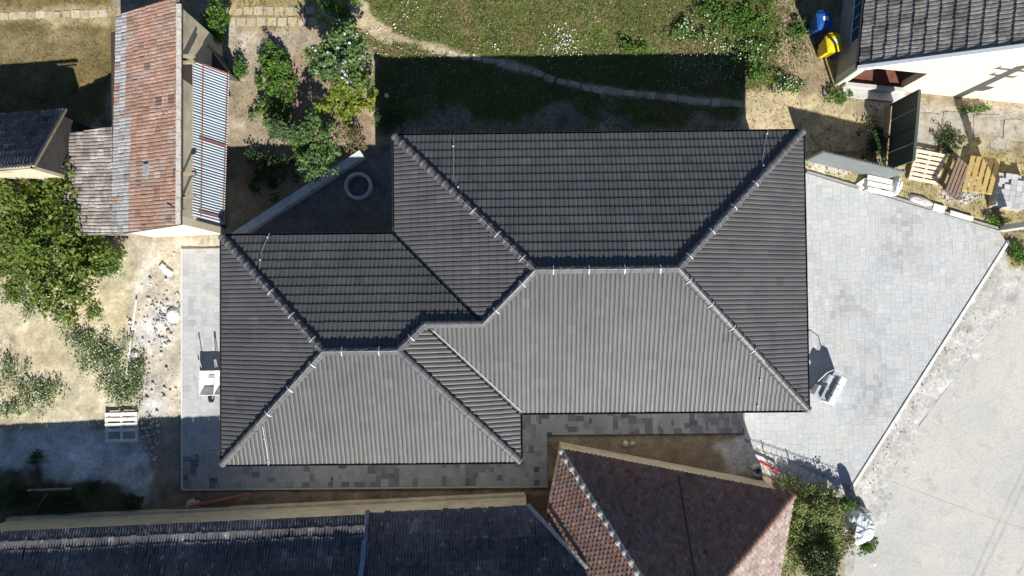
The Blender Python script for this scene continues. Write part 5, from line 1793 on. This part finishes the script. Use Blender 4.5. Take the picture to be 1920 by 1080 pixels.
for k, (px, py, rx, ry, n, lab) in enumerate(((1400, 40, 1.2, .8, 3400, 'green weeds at the top of the lawn left of the blue bin'), (1418, 95, .9, .7, 2400, 'green weeds at the right rim of the lawn above the shadow'), (1345, 18, .8, .5, 1400, 'patch of green weeds on the upper lawn edge'),
                                             (1290, 60, 1.0, .6, 1300, 'loose green weeds in the upper right lawn'), (1180, 92, .5, .25, 700, 'small green clump just above the house shadow'), (1500, 60, .5, .6, 900, 'green weeds left of the yellow bin'),
                                             (1478, 160, .6, .35, 900, 'weeds with pale flowers right of the house shadow'), (1575, 182, .6, .25, 800, 'weeds at the foot of the porch step'), (1640, 265, .55, .8, 1800, 'dark shaded weeds left of the green fence'),
                                             (1780, 262, .55, .55, 1500, 'dark weeds behind the leaning pallets'), (1868, 415, .4, .2, 500, 'weeds below the stack of pavers'), (1910, 478, .35, .5, 900, 'grass clump at the right edge above the road'),
                                             (1415, 135, .45, .4, 700, 'weeds at the right end of the house shadow'), (1820, 205, .9, .12, 600, 'thin weeds at the foot of the pale yellow wall'))):
    plant('weed_patch', lab, 'weeds', px, py, .14, (rx * 1.12, ry * 1.15, .18), m_leaf_green if k not in (8, 9) else m_leaf_dark, max(16, n // 22), int(n * .8), .085, 100 + k, .13, 'weed patches', trunk=False, hollow=.05,
          flowers=(m_petalw, 60, .05) if k in (1, 3, 6) else None)
for k, (px, py, rx, ry, n, lab, fl) in enumerate(((195, 665, .95, .95, 4200, 'large weed patch with white flowers on the sand', 230), (230, 725, 1.0, .65, 3600, 'dense weeds directly above the bleached pallet', 150), (150, 635, .55, .4, 1300, 'weeds at the upper left of the large flowering patch', 60),
                                                 (75, 740, .85, .65, 2400, 'weed patch on the sand left of the large one', 120), (20, 700, .6, .8, 1500, 'sparse weeds at the left edge of the sand', 60), (25, 770, .7, .35, 1000, 'weeds at the left edge just above the shadow', 40),
                                                 (180, 588, .28, .32, 500, 'small dark tuft alone on the sand', 0), (52, 578, .25, .42, 500, 'narrow dark tuft on the sand at left', 0), (130, 555, .3, .25, 400, 'small weed clump below the big tree', 20), (108, 600, .2, .3, 260, 'tiny sparse weeds in the middle of the sand', 0),
                                                 (255, 690, .45, .6, 1300, 'grey green weeds along the thin pole', 40), (20, 555, .6, .35, 900, 'weeds under the left foot of the tree', 60))):
    plant('sand_weeds', lab, 'weeds', px, py, .12, (rx * 1.12, ry * 1.12, .11), m_leaf_weed if k not in (6, 7) else m_leaf_green, max(12, n // 30), int(n * .62), .075, 140 + k, .22, 'weed patches on the sand', trunk=False, hollow=.02,
          flowers=(m_petalw, int(fl * .55), .042) if fl else None)
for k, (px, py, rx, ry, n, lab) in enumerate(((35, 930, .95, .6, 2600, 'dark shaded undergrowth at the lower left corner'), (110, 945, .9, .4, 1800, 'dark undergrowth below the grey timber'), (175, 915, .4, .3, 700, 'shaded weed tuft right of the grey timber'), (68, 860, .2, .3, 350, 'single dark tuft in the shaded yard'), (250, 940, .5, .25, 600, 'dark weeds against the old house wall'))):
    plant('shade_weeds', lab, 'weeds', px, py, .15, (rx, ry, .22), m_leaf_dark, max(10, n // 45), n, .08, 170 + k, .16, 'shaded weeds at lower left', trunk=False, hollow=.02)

# wire fence with climbing plants at the lower right
f0, f1 = at(1403, 876), at(1606, 946)
fen = empty('wire_fence', (f0 + f1) / 2, 'thin ornamental metal fence overgrown with creepers right of the red roof', 'fence')
df = f1 - f0
for t in (0.0, .22, .45, .7, .97):
    p = f0 + df * t
    ob('post', tube([p - up2(.05), p + up2(1.05)], .022, 6), m_gutter, fen)
for h in (.35, .68, .98):
    ob('rail', tube([f0 + up2(h), f1 + up2(h)], .009, 5), m_gutter, fen)
for k in range(22):
    p = f0 + df * (k + .5) / 22
    pts = [p + up2(.05), p + up2(.8)] + [p + df / np.linalg.norm(df) * .07 * math.sin(a) + up2(.88 + .08 * (1 - math.cos(a))) for a in np.linspace(0.4, 5.6, 7)]
    ob('scroll_bar', tube(pts, .008, 4), m_gutter, fen)
ep = f1 - df * .03
ob('end_panel', tf(prism([(-.22, 0), (.22, 0), (.22, .95), (.16, 1.12), (0, 1.2), (-.16, 1.12), (-.22, .95)], -.02, .02), basis(ep, df / np.linalg.norm(df), (0, 0, 1), np.cross(df / np.linalg.norm(df), (0, 0, 1)))), m_machine, fen)
for k, (t, rad, n, h) in enumerate(((.52, .55, 1500, .6), (.68, .55, 1600, .62), (.85, .5, 1500, .6), (.36, .4, 700, .4))):
    p = f0 + df * t
    q = PX(p + up2(h * .6))
    plant('creeper', ['creeper on the middle of the thin metal fence', 'creeper on the right half of the thin metal fence', 'creeper at the plastic heap end of the metal fence', 'sparse creeper on the left half of the metal fence'][k], 'creeper', q[0], q[1], h * .6, (rad, .22, h * .75), m_leaf_olive if k != 2 else m_leaf_green, 26, n, .075, 190 + k, .16, 'creepers on the thin metal fence', trunk=False, hollow=.05)


# ------------------------------------------------------------------ grass blades and tiny flowers: uncountable
def grass(name, label, n, dens, mt, h, seed, box_px):
    r = np.random.default_rng(seed)
    a, b = G(box_px[0], box_px[3]), G(box_px[2], box_px[1])
    x, y = r.uniform(a[0], b[0], n), r.uniform(a[1], b[1], n)
    k = (r.random(n) < gsample(dens, x, y)) & (gsample(pm, x, y) < -.1)
    x, y = x[k], y[k]
    z = gsample(Z, x, y)
    m = len(x)
    ang = r.random(m) * 6.28
    L = h * (.5 + r.random(m))
    wv = .012 + .016 * r.random(m)
    d = np.stack([np.cos(ang), np.sin(ang), np.zeros(m)], 1)
    s = np.stack([-np.sin(ang), np.cos(ang), np.zeros(m)], 1)
    P = np.stack([x, y, z - .005], 1)
    lean = (.4 + .9 * r.random(m))[:, None] * L[:, None]
    tip = P + d * lean + np.array([0, 0, 1.]) * L[:, None] * .7
    V = np.stack([P - s * wv[:, None], P + s * wv[:, None], tip], 1).reshape(-1, 3)
    o = obq(name, V, 3, mt)
    return tag(o, label, 'grass', kind='stuff')


lawnd = np.clip(grassy, 0, 1) * W_LAWN
grass('lawn_grass', 'short patchy lawn grass above the new house', 85000, lawnd * .8, m_grass, .07, 201, (640, -30, 1540, 265))
grass('lawn_tufts', 'taller green tufts scattered in the lawn', 16000, lawnd * np.clip((fbm(X, Y, 1.3, 141) - .5) * 6, 0, 1), m_leaf_green, .13, 203, (640, -30, 1540, 265))
grass('dry_tufts', 'taller dry tufts around the yards', 16000, np.clip(grassy, 0, 1) * (1 - W_LAWN) * np.clip((fbm(X, Y, 1.3, 151) - .5) * 6, 0, 1), m_grassdry, .13, 204, (-40, -30, 1960, 520))
dry = np.clip(grassy, 0, 1) * (1 - W_LAWN)
grass('dry_grass', 'short dry grass around the yards and paths', 110000, dry * .6, m_grassdry, .07, 202, (-40, -30, 1960, 520))


def specks(name, label, spots, mt, seed):
    r = np.random.default_rng(seed)
    Q = []
    for (px, py, rx, ry, n, s) in spots:
        c = G(px, py)
        x, y = c[0] + r.normal(0, rx, n), c[1] + r.normal(0, ry, n)
        ok = gsample(W_LAWN, x, y) > .15
        x, y = x[ok], y[ok]
        P = np.stack([x, y, gsample(Z, x, y) + .06 + .04 * r.random(len(x))], 1)
        Q.append(leaf_quads(P, s * (.6 + .8 * r.random(len(x))), r, 2.0, .9))
    return tag(obq(name, np.concatenate(Q), 4, mt), label, 'flowers', kind='stuff')


specks('lawn_flowers', 'tiny white flowers scattered over the lawn', [(1058, 74, .34, .30, 105, .05), (1065, 95, .45, .2, 40, .045), (900, 60, 3.2, 1.2, 120, .03), (1250, 70, 2.2, 1.1, 130, .035), (1330, 130, 1.2, .7, 120, .04), (780, 150, 1.3, .9, 90, .035), (1050, 150, 3.0, .8, 90, .03), (1370, 95, .7, .3, 70, .045), (760, 30, .8, .5, 45, .04), (700, 90, .5, .3, 26, .045), (735, 55, .35, .2, 30, .05), (920, 85, .3, .2, 20, .05)], m_petalw, 211)
